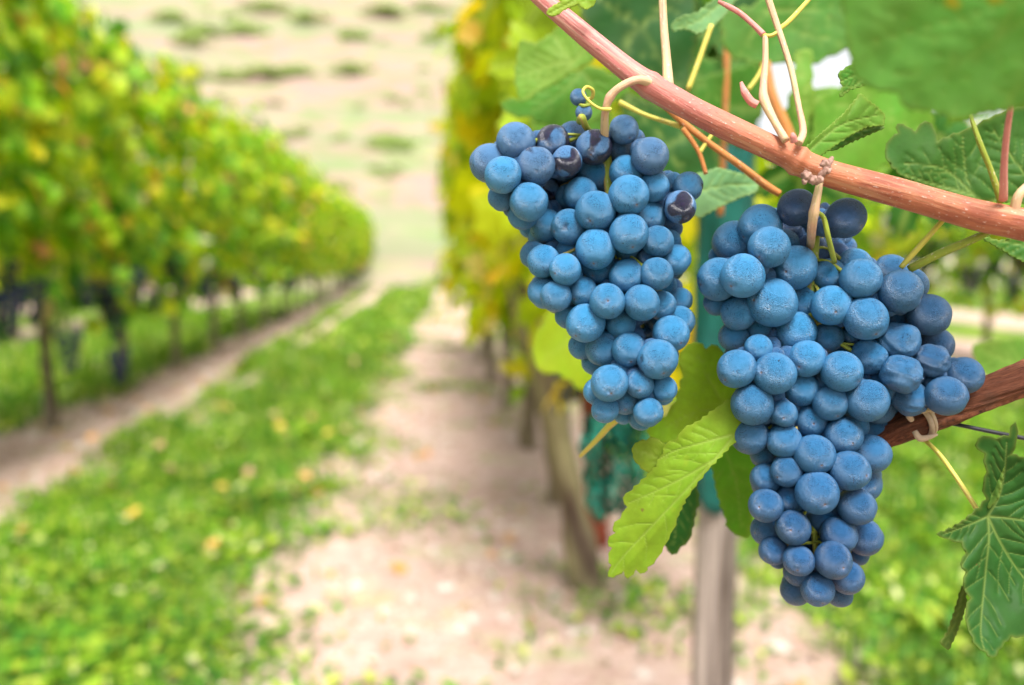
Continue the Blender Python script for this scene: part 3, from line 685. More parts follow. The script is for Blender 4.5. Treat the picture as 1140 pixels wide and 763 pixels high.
def build_bunch(G, n_parts, n_extra, label, base_px, axis_fn, cfun, seed, name='grape_bunch'):
    g = np.random.default_rng(seed)
    xy, r, z = solve_depth(G)
    root = empty(name, at(base_px[0], base_px[1], FOCUS + 30 * PX)); tag(root, label, 'grape bunch')
    items = [(xy[i][0], xy[i][1], z[i], r[i], G[i][4] if len(G[i]) > 4 else '') for i in range(len(G))]
    P = np.array([(a[0], a[1], a[2]) for a in items]); RR = np.array([a[3] for a in items])
    # grapes on the far side, never breaking the outline
    y0, y1 = xy[:, 1].min() + 12, xy[:, 1].max() - 8; extra = []
    tries = 0
    while len(extra) < n_extra and tries < 60000:
        tries += 1
        q = xy[g.integers(len(xy))] + g.normal(0, 14, 2); rr_ = g.uniform(12, 19)
        if not (np.hypot(*(xy - q).T) < r - rr_ * 0.35).any(): continue
        tap = 1 - 0.45 * (q[1] - y0) / (y1 - y0)
        ang = np.linspace(0, 6.283, 17)[:-1]; ok = True
        for a_ in ang:
            bp = q + (rr_ + 9) * np.array([math.cos(a_), math.sin(a_)])
            if not (np.hypot(*(xy - bp).T) < r + 9.0).any(): ok = False; break
        if not ok: continue
        nb_ = np.hypot(*(xy - q).T) < r + rr_ * 0.6
        zmin = z[nb_].max() + 3 if nb_.any() else 20
        zz = zmin + g.uniform(0, 1) ** 2 * 70 * tap
        c = np.array([q[0], q[1], zz])
        if (np.linalg.norm(P - c, axis=1) < 0.62 * (RR + rr_)).any(): continue
        P = np.vstack([P, c]); RR = np.append(RR, rr_); extra.append((q[0], q[1], zz, rr_, 'b'))
    # packed core behind every gap between the visible grapes
    core = []; ang = np.linspace(0, 6.283, 13)[:-1]
    for k_, yy in enumerate(np.arange(xy[:, 1].min(), xy[:, 1].max(), 11.0)):
        for xx in np.arange(xy[:, 0].min() + (k_ % 2) * 6, xy[:, 0].max(), 12.0):
            q = np.array([xx, yy]); rr_ = g.uniform(9.5, 12)
            if all((np.hypot(*(xy - (q + (rr_ + 9) * np.array([math.cos(a_), math.sin(a_)]))).T) < r + 9.0).any() for a_ in ang):
                nb_ = np.hypot(*(xy - q).T) < r + rr_ * 0.5
                core.append((xx, yy, (z[nb_].max() if nb_.any() else 22) + 9 + g.uniform(0, 8), rr_, 'b'))
    items += extra
    def place(it):
        x_, y_, z_, r_, fl = it; d = FOCUS + z_ * PX; return at(x_, y_, d), r_ * d / F
    for n_, it in enumerate(items[:n_parts]):
        c, rad = place(it); fl = it[4]
        me = GW[n_ % 3] if fl == 'w' else GM[n_ % 5]
        o = link('grape', me, root, c - root.location); o.scale = (rad, rad, rad)
        ax = Vector(at(axis_fn(it[1]), it[1] - 18, FOCUS + 52 * PX)); dr = (c - ax).normalized() + Vector(g.normal(0, 0.32, 3)) + Vector((0, 0, -0.25))
        q_ = dr.to_track_quat('Z', 'Y'); o.rotation_mode = 'QUATERNION'; o.rotation_quaternion = q_ @ Quaternion((0, 0, 1), g.uniform(0, 6.28))
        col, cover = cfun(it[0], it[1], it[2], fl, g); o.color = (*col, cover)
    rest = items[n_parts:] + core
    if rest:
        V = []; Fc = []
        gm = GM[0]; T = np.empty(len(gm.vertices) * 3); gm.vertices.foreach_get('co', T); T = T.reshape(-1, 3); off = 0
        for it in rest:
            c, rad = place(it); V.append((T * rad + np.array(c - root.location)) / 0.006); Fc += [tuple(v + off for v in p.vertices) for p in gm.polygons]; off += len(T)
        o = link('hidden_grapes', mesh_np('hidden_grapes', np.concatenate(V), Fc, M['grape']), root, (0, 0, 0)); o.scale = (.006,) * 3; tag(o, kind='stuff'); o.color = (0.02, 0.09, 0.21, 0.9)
    # the stem inside: a rachis with a stalk to every grape
    specs = []
    ax = [at(axis_fn(yy), yy, FOCUS + 46 * PX) for yy in np.linspace(y0 - 4, y1 - 14, 8)]
    specs.append(dict(pts=ax, radii=[0.0022, 0.0018, 0.001], segs=8, n=5, disp=None))
    for it in items:
        c, rad = place(it); yy = max(y0 - 2, it[1] - 20); a = at(axis_fn(yy), yy, FOCUS + 46 * PX)
        e = c + (a - c).normalized() * rad * 0.92
        if (a - e).length < 0.003 or it[4] == 'b' or g.random() < 0.5: continue
        mid = a.lerp(e, 0.5) + Vector((0, 0, 0.002))
        specs.append(dict(pts=[a, mid, e], radii=[0.0007, 0.0005, 0.0009], segs=6, n=3, disp=None))
    link('bunch_stem', tubes('bunch_stem', specs, M['stalk']), root)
    return root, items
M['stalk'] = mat_cane('green_stalk', (0.20, 0.26, 0.03), (0.28, 0.32, 0.04), (0.40, 0.22, 0.10), 1.5)
def col_left(x, y, z, fl, g):
    v = g.uniform(0.78, 1.12); c = (0.020 * v, 0.168 * v, 0.350 * v); cov = g.uniform(0.62, 0.95)
    if z > 30: cov -= 0.05
    if fl == 'd': cov = 0.40; c = (0.05 * v, 0.16 * v, 0.34 * v)
    if fl == 's': cov = 0.60
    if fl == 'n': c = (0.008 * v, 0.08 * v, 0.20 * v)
    if y < 190 and fl != 'd': c = (0.040 * v, 0.125 * v, 0.26 * v); cov = min(cov, 0.75)
    return c, cov
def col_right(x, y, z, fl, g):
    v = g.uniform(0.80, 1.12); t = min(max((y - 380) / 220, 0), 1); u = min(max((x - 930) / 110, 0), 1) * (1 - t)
    a = np.array((0.022, 0.168, 0.350)); b = np.array((0.003, 0.064, 0.180)); cc = np.array((0.001, 0.058, 0.160))  # b deeper blue plus lower-half shade, cc right-shoulder shade, both painted into the colour
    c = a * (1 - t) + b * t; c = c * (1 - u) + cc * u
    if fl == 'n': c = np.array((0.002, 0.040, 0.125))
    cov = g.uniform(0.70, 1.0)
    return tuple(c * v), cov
lb, li = build_bunch(LEFT, 99, 95, 'left sharp bunch of pale blue grapes hanging from the pink shoot', (673, 150), lambda y: 672 + (y - 150) * 0.11, col_left, 3)
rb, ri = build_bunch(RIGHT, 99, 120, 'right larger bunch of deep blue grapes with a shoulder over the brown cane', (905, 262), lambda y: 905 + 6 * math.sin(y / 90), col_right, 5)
# the loose far pair of berries next to the curl
pair = empty('grape_pair', at(650, 112, 0.292)); tag(pair, 'two tiny berries hanging beside the yellow curled tendril above the left bunch', 'berries')
for (x_, y_, r_) in ((644, 108.5, 9.5), (650, 125.5, 9.5)):
    o = link('grape', GM[1], pair, at(x_, y_, 0.292) - pair.location); o.scale = (r_ * .292 / F,) * 3; o.color = (0.04, 0.13, 0.27, 0.85)
specs = [dict(pts=[at(645, 117, .2915), at(650, 118, .289), at(656, 117, .2915), at(650, 116, .295), at(645, 117, .2915)], radii=[.0007, .0007], segs=6, n=4, disp=None),
         dict(pts=[at(646, 135, .292), at(648, 131, .2885), at(652, 141, .292), at(658, 148, .297)], radii=[.0016, .0013, .0012], segs=8, n=4, disp=None)]
link('stalk', tubes('stalk', specs, M['stalk']), pair)

# ------------------------------------------------------------------ foreground vine: shoots, stalks, tendrils
M['cane_pink'] = mat_cane('pink_shoot_bark', (0.54, 0.20, 0.18), (0.46, 0.15, 0.12), (0.60, 0.34, 0.25))
M['cane_orange'] = mat_cane('orange_shoot_bark', (0.42, 0.135, 0.06), (0.28, 0.08, 0.04), (0.50, 0.23, 0.12))
M['cane_main'] = mat_cane('shoot_bark', (0.40, 0.135, 0.065), (0.27, 0.075, 0.04), (0.50, 0.25, 0.14), tip=((0.46, 0.15, 0.14), (0.52, 0.28, 0.23)))
M['cane_pale'] = mat_cane('pale_shoot_bark', (0.50, 0.36, 0.20), (0.50, 0.24, 0.18), (0.45, 0.42, 0.16))
M['tendril'] = mat_cane('yellow_tendril', (0.50, 0.42, 0.07), (0.40, 0.38, 0.07), (0.55, 0.35, 0.12))
M['cane_rust'] = mat_cane('rusty_shoot_bark', (0.45, 0.17, 0.04), (0.35, 0.12, 0.03), (0.5, 0.28, 0.1))
M['node'] = mat_plain('node_bark', (0.14, 0.07, 0.05), (0.36, 0.22, 0.18), 400, 0.8, 0.7, 0.0008)
def mat_old():
    m = NT('stringy_cane_bark'); g = m.n('UVMap'); co = m.n('Attribute', attribute_name='around').outputs['Fac']; al = m.n('Attribute', attribute_name='along').outputs['Fac']
    cv = m.n('CombineXYZ'); m.set(cv, X=m.math('MULTIPLY', co, 9.0), Y=m.math('MULTIPLY', al, 5.0))
    a = m.noise(cv.outputs[0], 2.2, 6, 0.7, 0.25); b = m.noise(m.coord(), 60, 4, 0.6)
    col = m.ramp(a, [(0.30, (0.022, 0.009, 0.006)), (0.46, (0.13, 0.038, 0.018)), (0.60, (0.26, 0.085, 0.04)), (0.76, (0.38, 0.20, 0.12))])
    col = m.mix(m.math('MULTIPLY', m.step(b, 0.5, 0.7), 0.5), col, (0.10, 0.05, 0.03))
    return m.fin(m.princ(col, 0.75, 0.3, m.bump(a, 1.0, 0.0012)))
M['old'] = mat_old()
vineR = empty('grapevine', at(1140, 252, 0.27)); tag(vineR, 'foreground vine with sharp pink and orange shoot, tendrils and large green leaves', 'grapevine')
def tpart(name, pts, wpx, mat, d=None, segs=14, parent=vineR, disp=None, n=8, label=None):
    """pts: (px, py[, depth]); wpx: list of widths in photograph pixels at that depth"""
    P3 = [at(p[0], p[1], p[2] if len(p) > 2 else d) for p in pts]
    dm = [(p[2] if len(p) > 2 else d) for p in pts]
    radii = [w_ / 2 * np.interp(i / (len(wpx) - 1 or 1), np.linspace(0, 1, len(dm)), dm) / F for i, w_ in enumerate(wpx)]
    o = link(name, tubes(name, [dict(pts=P3, radii=radii, segs=segs, n=n, disp=disp)], mat), parent)
    if label: o['label'] = label
    return o
knob = lambda c, wd, am: (lambda u: am * math.exp(-((u - c) / wd) ** 2))
b1, b2 = knob(0.60, 0.022, 0.18), knob(0.27, 0.03, 0.10)
tpart('cane', [(505, -120, .293), (548, -66, .291), (590, -14, .288), (640, 30, .285), (700, 79, .282), (730, 99, .281), (760, 116, .280), (800, 137, .279), (870, 170, .277), (912, 190, .276), (1000, 215, .272), (1080, 238, .268), (1150, 253, .264), (1240, 280, .255)],
      [15, 17, 19, 22, 25, 29, 27, 28, 28, 29.5, 31.5, 33, 36, 38], M['cane_main'], segs=36, n=18,
      disp=lambda u, a: 1 + 0.015 * math.sin(a * 5 + u * 9) + 0.012 * math.sin(a * 9 - u * 40) + knob(0.649, 0.010, 0.17)(u) + knob(0.365, 0.014, 0.09)(u) + 0.012 * math.sin(u * 60))
# node scars around (912,190)
for k, (x_, y_, r_) in enumerate([(898, 196, 6), (905, 200, 5.5), (918, 182, 5), (912, 200, 5), (921, 190, 4.5), (896, 202, 3.5)]):
    bm = bmesh.new(); bmesh.ops.create_icosphere(bm, subdivisions=3, radius=r_ * .262 / F)
    for v in bm.verts: v.co *= 1 + 0.22 * math.sin(v.co.x * 3000 + k) * math.sin(v.co.z * 2600)
    me = bpy.data.meshes.new('bud_scar'); bm.to_mesh(me); bm.free(); me.materials.append(M['node'])
    me.polygons.foreach_set('use_smooth', [True] * len(me.polygons)); o = link('bud_scar', me, vineR, at(x_, y_, .2665) - vineR.location)
tpart('bud_scar', [(926, 176, .268), (921, 186, .2665), (914, 196, .2665), (909, 205, .269)], [5, 7, 7, 5], M['node'], disp=lambda u, a: 1 + .2 * math.sin(u * 25 + a * 2))
tpart('bunch_stalk', [(732, 96, .280), (712, 89, .276), (694, 95, .275), (680, 107, .2765), (674, 124, .279), (673, 150, .287), (674, 168, .295)], [13, 9, 9, 9, 8.5, 9.5, 8], M['cane_pale'], disp=lambda u, a: 1 + knob(.52, .05, .2)(u))
tpart('tendril', [(680, 122, .277), (668, 121, .276), (656, 113, .276), (649, 103, .277), (653, 97, .279), (660, 101, .281), (659, 109, .283), (654, 110, .284)], [5, 3.2, 3, 3.5, 4, 4.5, 3], M['tendril'])
tpart('bunch_stalk', [(914, 196, .276), (911, 212, .273), (907, 232, .273), (904, 252, .277), (903, 266, .286), (902, 276, .30)], [7, 8.5, 10, 10, 9, 8], M['cane_pale'], disp=lambda u, a: 1 + knob(.45, .05, .16)(u))
tpart('bunch_stalk', [(909, 235, .275), (917, 243, .278), (922, 264, .280), (929, 292, .288)], [3.5, 5.5, 6, 6], M['stalk'])
tpart('shoot', [(737, -12, .292), (739, 30, .290), (742, 66, .288), (744, 98, .285)], [8.5, 9, 10, 13], M['cane_pale'])
tpart('shoot', [(853, -8, .285), (866, 31, .283), (880, 75, .280), (889, 118, .276), (894, 146, .272), (889, 160, .270)], [7.5, 7, 6.5, 6.5, 8, 9], M['cane_pale'])
tpart('tendril', [(867, 33, .283), (880, 22, .284), (904, -4, .287)], [5.5, 5.5, 5], M['tendril'])
tpart('tendril', [(866, 36, .283), (858, 40, .283), (848, 39, .284)], [5, 4.5, 4], M['tendril'])
tpart('shoot', [(850, 39, .284), (838, 27, .286), (824, 15, .288), (812, 8, .29), (800, 2, .292)], [7, 6, 6, 6, 4], M['cane_pink'])
tpart('shoot', [(852, 40, .284), (852, 70, .281), (850, 95, .279), (851, 112, .277), (862, 135, .274), (875, 157, .271)], [6.5, 7, 8.5, 11, 8, 9], M['cane_pale'])
tpart('bud', [(843, 117, .277), (836, 113, .277), (829, 103, .277), (825, 92, .278)], [9, 9, 8.5, 3.5], M['cane_pink'])
tpart('bud', [(884, 158, .268), (883, 152, .267), (882, 148, .267)], [8, 7, 3], M['cane_pink'])
tpart('tendril', [(738, 116, .33), (762, 138, .33), (790, 160, .33), (822, 183, .33), (852, 206, .33), (868, 216, .33)], [7, 7.5, 7, 8, 9, 8], M['cane_rust'])
tpart('tendril', [(690, 114, .34), (716, 127, .335), (742, 136, .335), (758, 141, .332)], [6, 4.5, 5, 6], M['tendril'])
tpart('tendril', [(760, 143, .33), (771, 158, .33), (779, 172, .33), (786, 194, .33)], [6, 5.5, 5, 5], M['cane_rust'])
tpart('tendril', [(779, 170, .33), (787, 158, .33), (795, 147, .33)], [5, 4.5, 4], M['tendril'])
tpart('leaf_stalk', [(792, 28, .36), (779, 65, .36), (766, 100, .36)], [6, 6, 6], M['tendril'])
tpart('leaf_stalk', [(851, 72, .37), (842, 88, .37), (833, 100, .37)], [5, 5, 5], M['tendril'])
tpart('old_shoot', [(852, 70, .48), (860, 108, .48), (878, 150, .48), (886, 190, .48)], [11, 12, 12, 13], M['cane_rust'])
tpart('old_shoot', [(806, -10, .55), (809, 70, .55), (806, 150, .55), (802, 240, .55)], [7, 7, 7, 7], M['cane_rust'])
tpart('leaf_stalk', [(1050, 245, .275), (1035, 262, .277), (1018, 281, .28), (1003, 298, .284)], [6, 6, 6.5, 6], M['tendril'])
tpart('leaf_stalk', [(1105, 256, .272), (1080, 268, .275), (1045, 283, .28), (1012, 300, .286)], [8, 9, 9.5, 9], M['stalk'])
tpart('leaf_stalk', [(1080, 128, .262), (1091, 160, .262), (1103, 190, .264), (1115, 226, .266)], [4, 6, 6, 8], M['stalk'])
tpart('shoot', [(1130, 96, .235), (1122, 140, .245), (1118, 180, .252), (1117, 222, .262)], [5, 6.5, 7, 9], M['cane_pink'])
tpart('shoot', [(1146, 205, .262), (1134, 218, .262), (1128, 238, .264)], [9, 10, 11], M['cane_pale'])

# ------------------------------------------------------------------ lower brown cane, its raffia tie, the black wire
def old_cane():
    pts = [at(940, 500, .312), at(985, 484, .306), at(1030, 465, .302), at(1080, 445, .300), at(1150, 416, .296), at(1230, 380, .29)]
    path = smooth_path(pts, 22); m = len(path); segs = 56; V = []; Fc = []; ar = []; al = []; prev = None
    wid = np.interp(np.linspace(0, 1, m), np.linspace(0, 1, 6), [26, 30, 35, 34, 35, 38])
    for i, p in enumerate(path):
        t = (path[min(i + 1, m - 1)] - path[max(i - 1, 0)]).normalized()
        x = t.cross(Vector((0, 0, 1))).normalized() if prev is None else (prev - t * prev.dot(t)).normalized(); prev = x; y = t.cross(x)
        for k in range(segs):
            a = 2 * math.pi * k / segs; u = i / m; q = a + 0.5 * math.sin(u * 5)
            rr = wid[i] / 2 * .3 / F * (1 + 0.06 * math.sin(q * 5 + u * 3) + 0.06 * math.sin(q * 11 - u * 6) + 0.045 * math.sin(q * 19 + u * 9) + 0.03 * math.sin(u * 24 + q))
            V.append(p + (x * math.cos(a) + y * math.sin(a)) * rr); ar.append(math.sin(q) * 2 + math.cos(q * 1.0) * 1.3); al.append(u * 2.2)
    for i in range(m - 1):
        for k in range(segs): a, b = i * segs + k, i * segs + (k + 1) % segs; Fc.append((a, b, b + segs, a + segs))
    return mesh_np('cane', V, Fc, M['old'], attrs={'around': ar, 'along': al})
cn = link('brown_cane', old_cane()); tag(cn, 'old brown cane with peeling bark behind the right bunch', 'vine cane')
C0, tdir = at(1022, 468, .302), (at(1040, 461, .302) - at(1005, 475, .302)).normalized(); uz = (MC @ Vector((0, 1, 0))); uy = tdir.cross(uz).normalized(); ux = uy.cross(tdir).normalized()
loop = [C0 + (ux * math.cos(a) + uy * math.sin(a)) * 0.0068 + tdir * (0.0012 * math.sin(a)) for a in np.linspace(0, 2 * math.pi, 13)]
loop2 = [p_ + tdir * 0.0016 + (ux * 0.0004) for p_ in loop]
tie = link('tie', tubes('tie', [dict(pts=loop, radii=[.0011, .0009, .0011], segs=8, n=4, disp=None), dict(pts=loop2, radii=[.0008, .0010], segs=8, n=4, disp=None),
    dict(pts=[at(1015, 468, .295), at(1012, 462, .294), at(1022, 458, .293), at(1034, 456, .294), at(1040, 459, .296)], radii=[.001, .0013, .0012, .0006], segs=8, n=4, disp=None),
    dict(pts=[at(1018, 480, .295), at(1024, 488, .294), at(1034, 487, .294), at(1043, 484, .296)], radii=[.001, .0013, .001, .0005], segs=8, n=4, disp=None)], M['raffia'])); tag(tie, 'tan raffia tie knotted around the brown cane', 'tie')
wr = link('wire', tubes('wire', [dict(pts=[at(1010, 462, .318), at(1066, 473, .304), at(1100, 480, .30), at(1160, 492, .296), at(1260, 512, .285)], radii=[.0008, .0008], segs=10, n=6, disp=None)], M['black'])); tag(wr, 'thin black wire emerging from behind the brown cane', 'wire')

# ------------------------------------------------------------------ foreground leaves
def in_poly(pt, poly):
    x, y = pt; c = False; n = len(poly); j = n - 1
    for i in range(n):
        if (poly[i][1] > y) != (poly[j][1] > y) and x < (poly[j][0] - poly[i][0]) * (y - poly[i][1]) / (poly[j][1] - poly[i][1]) + poly[i][0]: c = not c
        j = i
    return c
def seg_dist(P, a, b):
    a = np.array(a, float); b = np.array(b, float); ab = b - a; t = np.clip(((P - a) @ ab) / (ab @ ab + 1e-9), 0, 1)
    return np.hypot(*(P - (a + t[:, None] * ab)).T), t
def teeth(poly, size, seed):
    """breaks every edge of an outline into forward-leaning serrations"""
    g = random.Random(seed); res = []; n = len(poly)
    area = sum(poly[i][0] * poly[(i + 1) % n][1] - poly[(i + 1) % n][0] * poly[i][1] for i in range(n)); sg = 1 if area > 0 else -1
    for i in range(n):
        a, b = Vector(poly[i][:2]), Vector(poly[(i + 1) % n][:2]); L = (b - a).length; k = max(1, int(L / (size * g.uniform(1.7, 2.6))))
        nn = Vector(((b - a).y, -(b - a).x)).normalized() * sg
        for j in range(k):
            res.append(tuple(a.lerp(b, j / k)))
            h = size * g.uniform(0.25, 0.6); res.append(tuple(a.lerp(b, (j + 0.62) / k) + nn * h))
            res.append(tuple(a.lerp(b, (j + 0.82) / k) + nn * h * 0.35))
    return res
def traced_leaf(outline, veins, d, gx=0.0, gy=0.0, curl=0.0, color=(0.1, 0.2, 0.02), spots=0.0, step=3.2, tooth=5.0, seed=1, branch=0.55, label=None, fold=None, vw=1.3, parent=None, name='leaf', ruffle=1.0):
    poly = teeth(outline, tooth, seed) if tooth else outline
    g = np.random.default_rng(seed)
    xs_ = [p[0] for p in poly]; ys_ = [p[1] for p in poly]; cx, cy_ = sum(xs_) / len(xs_), sum(ys_) / len(ys_)
    pts = [Vector(p) for p in poly]; nb = len(pts)
    yy = min(ys_)
    row = 0
    while yy < max(ys_):
        xx = min(xs_) + (row % 2) * step / 2
        while xx < max(xs_):
            if in_poly((xx, yy), poly): pts.append(Vector((xx, yy)))
            xx += step
        yy += step * 0.87; row += 1
    vo, _, fo, ov, _, _ = delaunay_2d_cdt(pts, [], [list(range(nb))], 1, 0.01)
    P = np.array([v[:] for v in vo]); segs_ = []
    for v in veins:
        path = [Vector((*p, 0)) for p in v]; sp = smooth_path(path, 6)
        for i in range(len(sp) - 1): segs_.append((sp[i][:2], sp[i + 1][:2], vw * (1.25 - 0.8 * i / len(sp)), 1.0))
        Ltot = sum((sp[i + 1] - sp[i]).length for i in range(len(sp) - 1)); acc = 0; nxt = Ltot * 0.10; sd_ = 1
        for i in range(len(sp) - 1):
            acc += (sp[i + 1] - sp[i]).length
            if acc > nxt and branch > 0 and acc < Ltot * .93:
                t = (sp[i + 1] - sp[i]).normalized(); nxt += Ltot * 0.085
                for s2 in (sd_,):
                    a = s2 * R(g.uniform(40, 52)); dr = Vector((t.x * math.cos(a) - t.y * math.sin(a), t.x * math.sin(a) + t.y * math.cos(a), 0))
                    q = sp[i + 1]; ln = Ltot * branch * (1 - 0.75 * acc / Ltot) * g.uniform(.8, 1.1); e1 = q + dr * ln * .5; t2 = (dr + t * 0.35).normalized(); e2 = e1 + t2 * ln * .5
                    segs_.append((q[:2], e1[:2], vw * .55, .6)); segs_.append((e1[:2], e2[:2], vw * .4, .5))
                sd_ = -sd_
    vein = np.zeros(len(P)); dmin = np.full(len(P), 1e9)
    for a, b, w_, s_ in segs_:
        dd, _t = seg_dist(P, a, b); vein = np.maximum(vein, s_ * np.exp(-(dd / w_) ** 2)); dmin = np.minimum(dmin, dd / s_)
    X = P[:, 0] - cx; Y = P[:, 1] - cy_
    de = np.full(len(P), 1e9)
    for i in range(nb):
        dd, _t = seg_dist(P, poly[i], poly[(i + 1) % nb]); de = np.minimum(de, dd)
    depth = d + gx * X * PX + gy * Y * PX + curl * (X * X + Y * Y) * PX * 0.004
    depth = depth - ruffle * PX * 1.6 * (1 - np.exp(-(dmin / 6.0) ** 2)) + ruffle * PX * (1.5 * np.sin(X * .11 + seed) * np.sin(Y * .09 + seed * 2) + 2.2 * np.sin(X * .05 + Y * .07 + seed))
    if fold: dd, _t = seg_dist(P, *fold[:2]); depth = depth + fold[2] * dd * PX
    edge = np.exp(-(de / 2.6) ** 2) * 0.4
    V = [at(P[i, 0], P[i, 1], depth[i]) for i in range(len(P))]
    me = mesh_np(name, V, [tuple(f) for f in fo], M['leaf'], attrs={'vein': vein, 'edge': edge})
    o = link(name, me, parent or vineR); o.color = (*color, spots)
    md = o.modifiers.new('thickness', 'SOLIDIFY'); md.thickness = 0.00025; md.offset = 0
    if label: o['label'] = label
    return o
def Z(org, s, pts): return [(org[0] + x / s, org[1] + y / s) for x, y in pts]
z1 = lambda p: Z((590, 370), 2.631, p); z2 = lambda p: Z((980, 380), 1.992, p); z3 = lambda p: Z((500, 0), 4.385, p); z4 = lambda p: Z((740, 0), 3.468, p); z5 = lambda p: Z((930, 60), 2.724, p)
traced_leaf(z1([(612, 165), (585, 195), (540, 228), (500, 258), (450, 283), (428, 315), (400, 325), (390, 355), (370, 390), (340, 425), (300, 462), (272, 485), (285, 512), (265, 545), (243, 570), (250, 588), (228, 612), (240, 632), (230, 660), (238, 682),
    (228, 716), (255, 712), (275, 700), (285, 722), (310, 695), (335, 705), (345, 688), (370, 665), (392, 628), (412, 590), (430, 545), (455, 490), (492, 438), (530, 392), (585, 335), (640, 290), (640, 200)]),
    [z1([(600, 300), (530, 383), (440, 480), (350, 575), (275, 655), (238, 705)]), z1([(590, 300), (500, 325), (430, 345), (380, 370)]), z1([(540, 372), (460, 420), (380, 460), (290, 500)])],
    0.296, gx=-0.25, gy=0.15, color=(0.20, 0.33, 0.018), spots=0.15, step=1.8, tooth=4.2, seed=4, branch=.35, label='bright yellow-green leaf hanging between the two bunches', fold=((790, 520), (690, 640), 0.25), ruffle=0.5)
traced_leaf(z1([(298, 340), (318, 320), (340, 316), (362, 308), (385, 322), (402, 335), (420, 380), (400, 420), (370, 414), (335, 405), (305, 375)]), [z1([(410, 400), (360, 360), (310, 345)])], 0.302, color=(0.20, 0.30, 0.02), tooth=3, seed=5, branch=0.4)
traced_leaf(z1([(340, 290), (400, 245), (430, 200), (448, 130), (438, 62), (480, 28), (515, 50), (548, 38), (572, 80), (640, 120), (640, 230), (560, 270), (450, 300), (390, 325)]), [z1([(620, 250), (540, 170), (490, 60)]), z1([(620, 250), (500, 230), (370, 290)])],
    0.335, gx=0.1, color=(0.30, 0.48, 0.03), spots=1.0, step=3.5, tooth=7, seed=6, label='green leaf with yellow spots behind the hanging bright leaf')
traced_leaf([(800, 492), (828, 488), (845, 520), (840, 560), (832, 600), (812, 590), (798, 548), (792, 515)], [[(805, 495), (820, 540), (825, 590)]], 0.36, color=(0.16, 0.36, 0.02), seed=7, tooth=5)
traced_leaf([(722, 545), (745, 520), (772, 520), (778, 556), (768, 600), (748, 618), (735, 600)], [[(765, 525), (755, 560), (750, 610)]], 0.34, color=(0.03, 0.12, 0.015), seed=8, tooth=5)
traced_leaf([(594, 380), (612, 345), (655, 345), (672, 400), (664, 428), (650, 435), (636, 424), (622, 416), (598, 412)], [[(640, 350), (630, 380), (605, 400)]], 0.62, color=(0.30, 0.40, 0.012), seed=9, tooth=8, label='blurred yellow-green leaf below the left bunch')
tpart('leaf_stalk', [(700, 462, .31), (683, 470, .315), (664, 490, .325), (646, 508, .34)], [7, 8, 6, 4], M['tendril'])
# big dark leaf on the right
traced_leaf(z2([(300, 178), (303, 215), (292, 250), (325, 262), (370, 290), (420, 380), (430, 480), (410, 590), (370, 640), (319, 655), (290, 655), (275, 668), (262, 685), (250, 702), (235, 690), (213, 676), (205, 658), (193, 632), (190, 600), (200, 570), (184, 545),
    (190, 512), (178, 495), (190, 470), (180, 446), (155, 441), (124, 428), (160, 414), (188, 395), (220, 370), (236, 350), (228, 320), (236, 290), (232, 250), (210, 232), (226, 210), (258, 216), (285, 210)]),
    [z2([(238, 388), (240, 440), (232, 520), (222, 640), (230, 685)]), z2([(238, 388), (265, 445), (310, 515), (380, 590)]), z2([(238, 388), (290, 393), (350, 405), (425, 430)]), z2([(238, 388), (262, 345), (275, 290), (280, 225)]), z2([(238, 388), (200, 405), (140, 428)])],
    0.276, gx=0.15, gy=-0.1, curl=-0.6, color=(0.026, 0.095, 0.014), spots=0.0, step=1.7, tooth=4.5, seed=12, branch=.5, vw=1.2, ruffle=1.3, label='large dark green veined leaf at the right edge below the wire')
traced_leaf(z2([(186, 540), (190, 580), (182, 610), (165, 655), (150, 685), (132, 668), (150, 645), (165, 600), (178, 555)]), [z2([(184, 550), (170, 610), (145, 670)])], 0.279, gx=0.8, color=(0.09, 0.17, 0.03), tooth=3, seed=13, step=2.6)
traced_leaf(z2([(232, 262), (262, 230), (278, 250), (272, 300), (262, 350), (240, 372), (234, 330), (240, 300)]), [z2([(255, 240), (258, 290), (248, 350)])], 0.2735, gx=-0.7, color=(0.085, 0.19, 0.03), tooth=2, seed=14, step=2.6)
tpart('leaf_stalk', [(1026, 487, .300), (1045, 505, .292), (1062, 528, .286), (1078, 552, .281), (1090, 570, .277), (1100, 576, .2765)], [4.5, 5, 5, 5.5, 5, 4], M['tendril'])
traced_leaf(z2([(205, 8), (260, 0), (345, -6), (360, 60), (345, 150), (280, 104), (240, 80), (213, 48)]), [z2([(340, 60), (270, 40), (215, 15)])], 0.50, color=(0.12, 0.24, 0.03), seed=15, tooth=6)
# leaf behind the pink shoot, upper left, and the one under it
traced_leaf(z3([(345, 198), (420, 215), (500, 168), (560, 105), (640, 110), (720, 220), (700, 300), (600, 345), (545, 395), (430, 445), (380, 490), (338, 482), (322, 380), (330, 300)]),
    [z3([(610, 305), (520, 370), (430, 430), (370, 478)]), z3([(610, 305), (530, 310), (440, 340), (340, 370)]), z3([(610, 305), (560, 260), (520, 180)]), z3([(610, 305), (650, 250), (700, 210)])],
    0.44, gx=-0.2, color=(0.15, 0.29, 0.03), seed=16, tooth=4, step=3, vw=1.8, label='green leaf with yellow veins behind the pink shoot')
traced_leaf(z3([(250, 500), (350, 490), (430, 450), (560, 372), (700, 325), (860, 395), (880, 440), (800, 500), (700, 590), (560, 640), (470, 610), (400, 570), (300, 560)]), [z3([(650, 350), (550, 450), (400, 550)]), z3([(650, 350), (700, 430), (690, 560)])], 0.47, color=(0.09, 0.23, 0.02), seed=17, tooth=7)
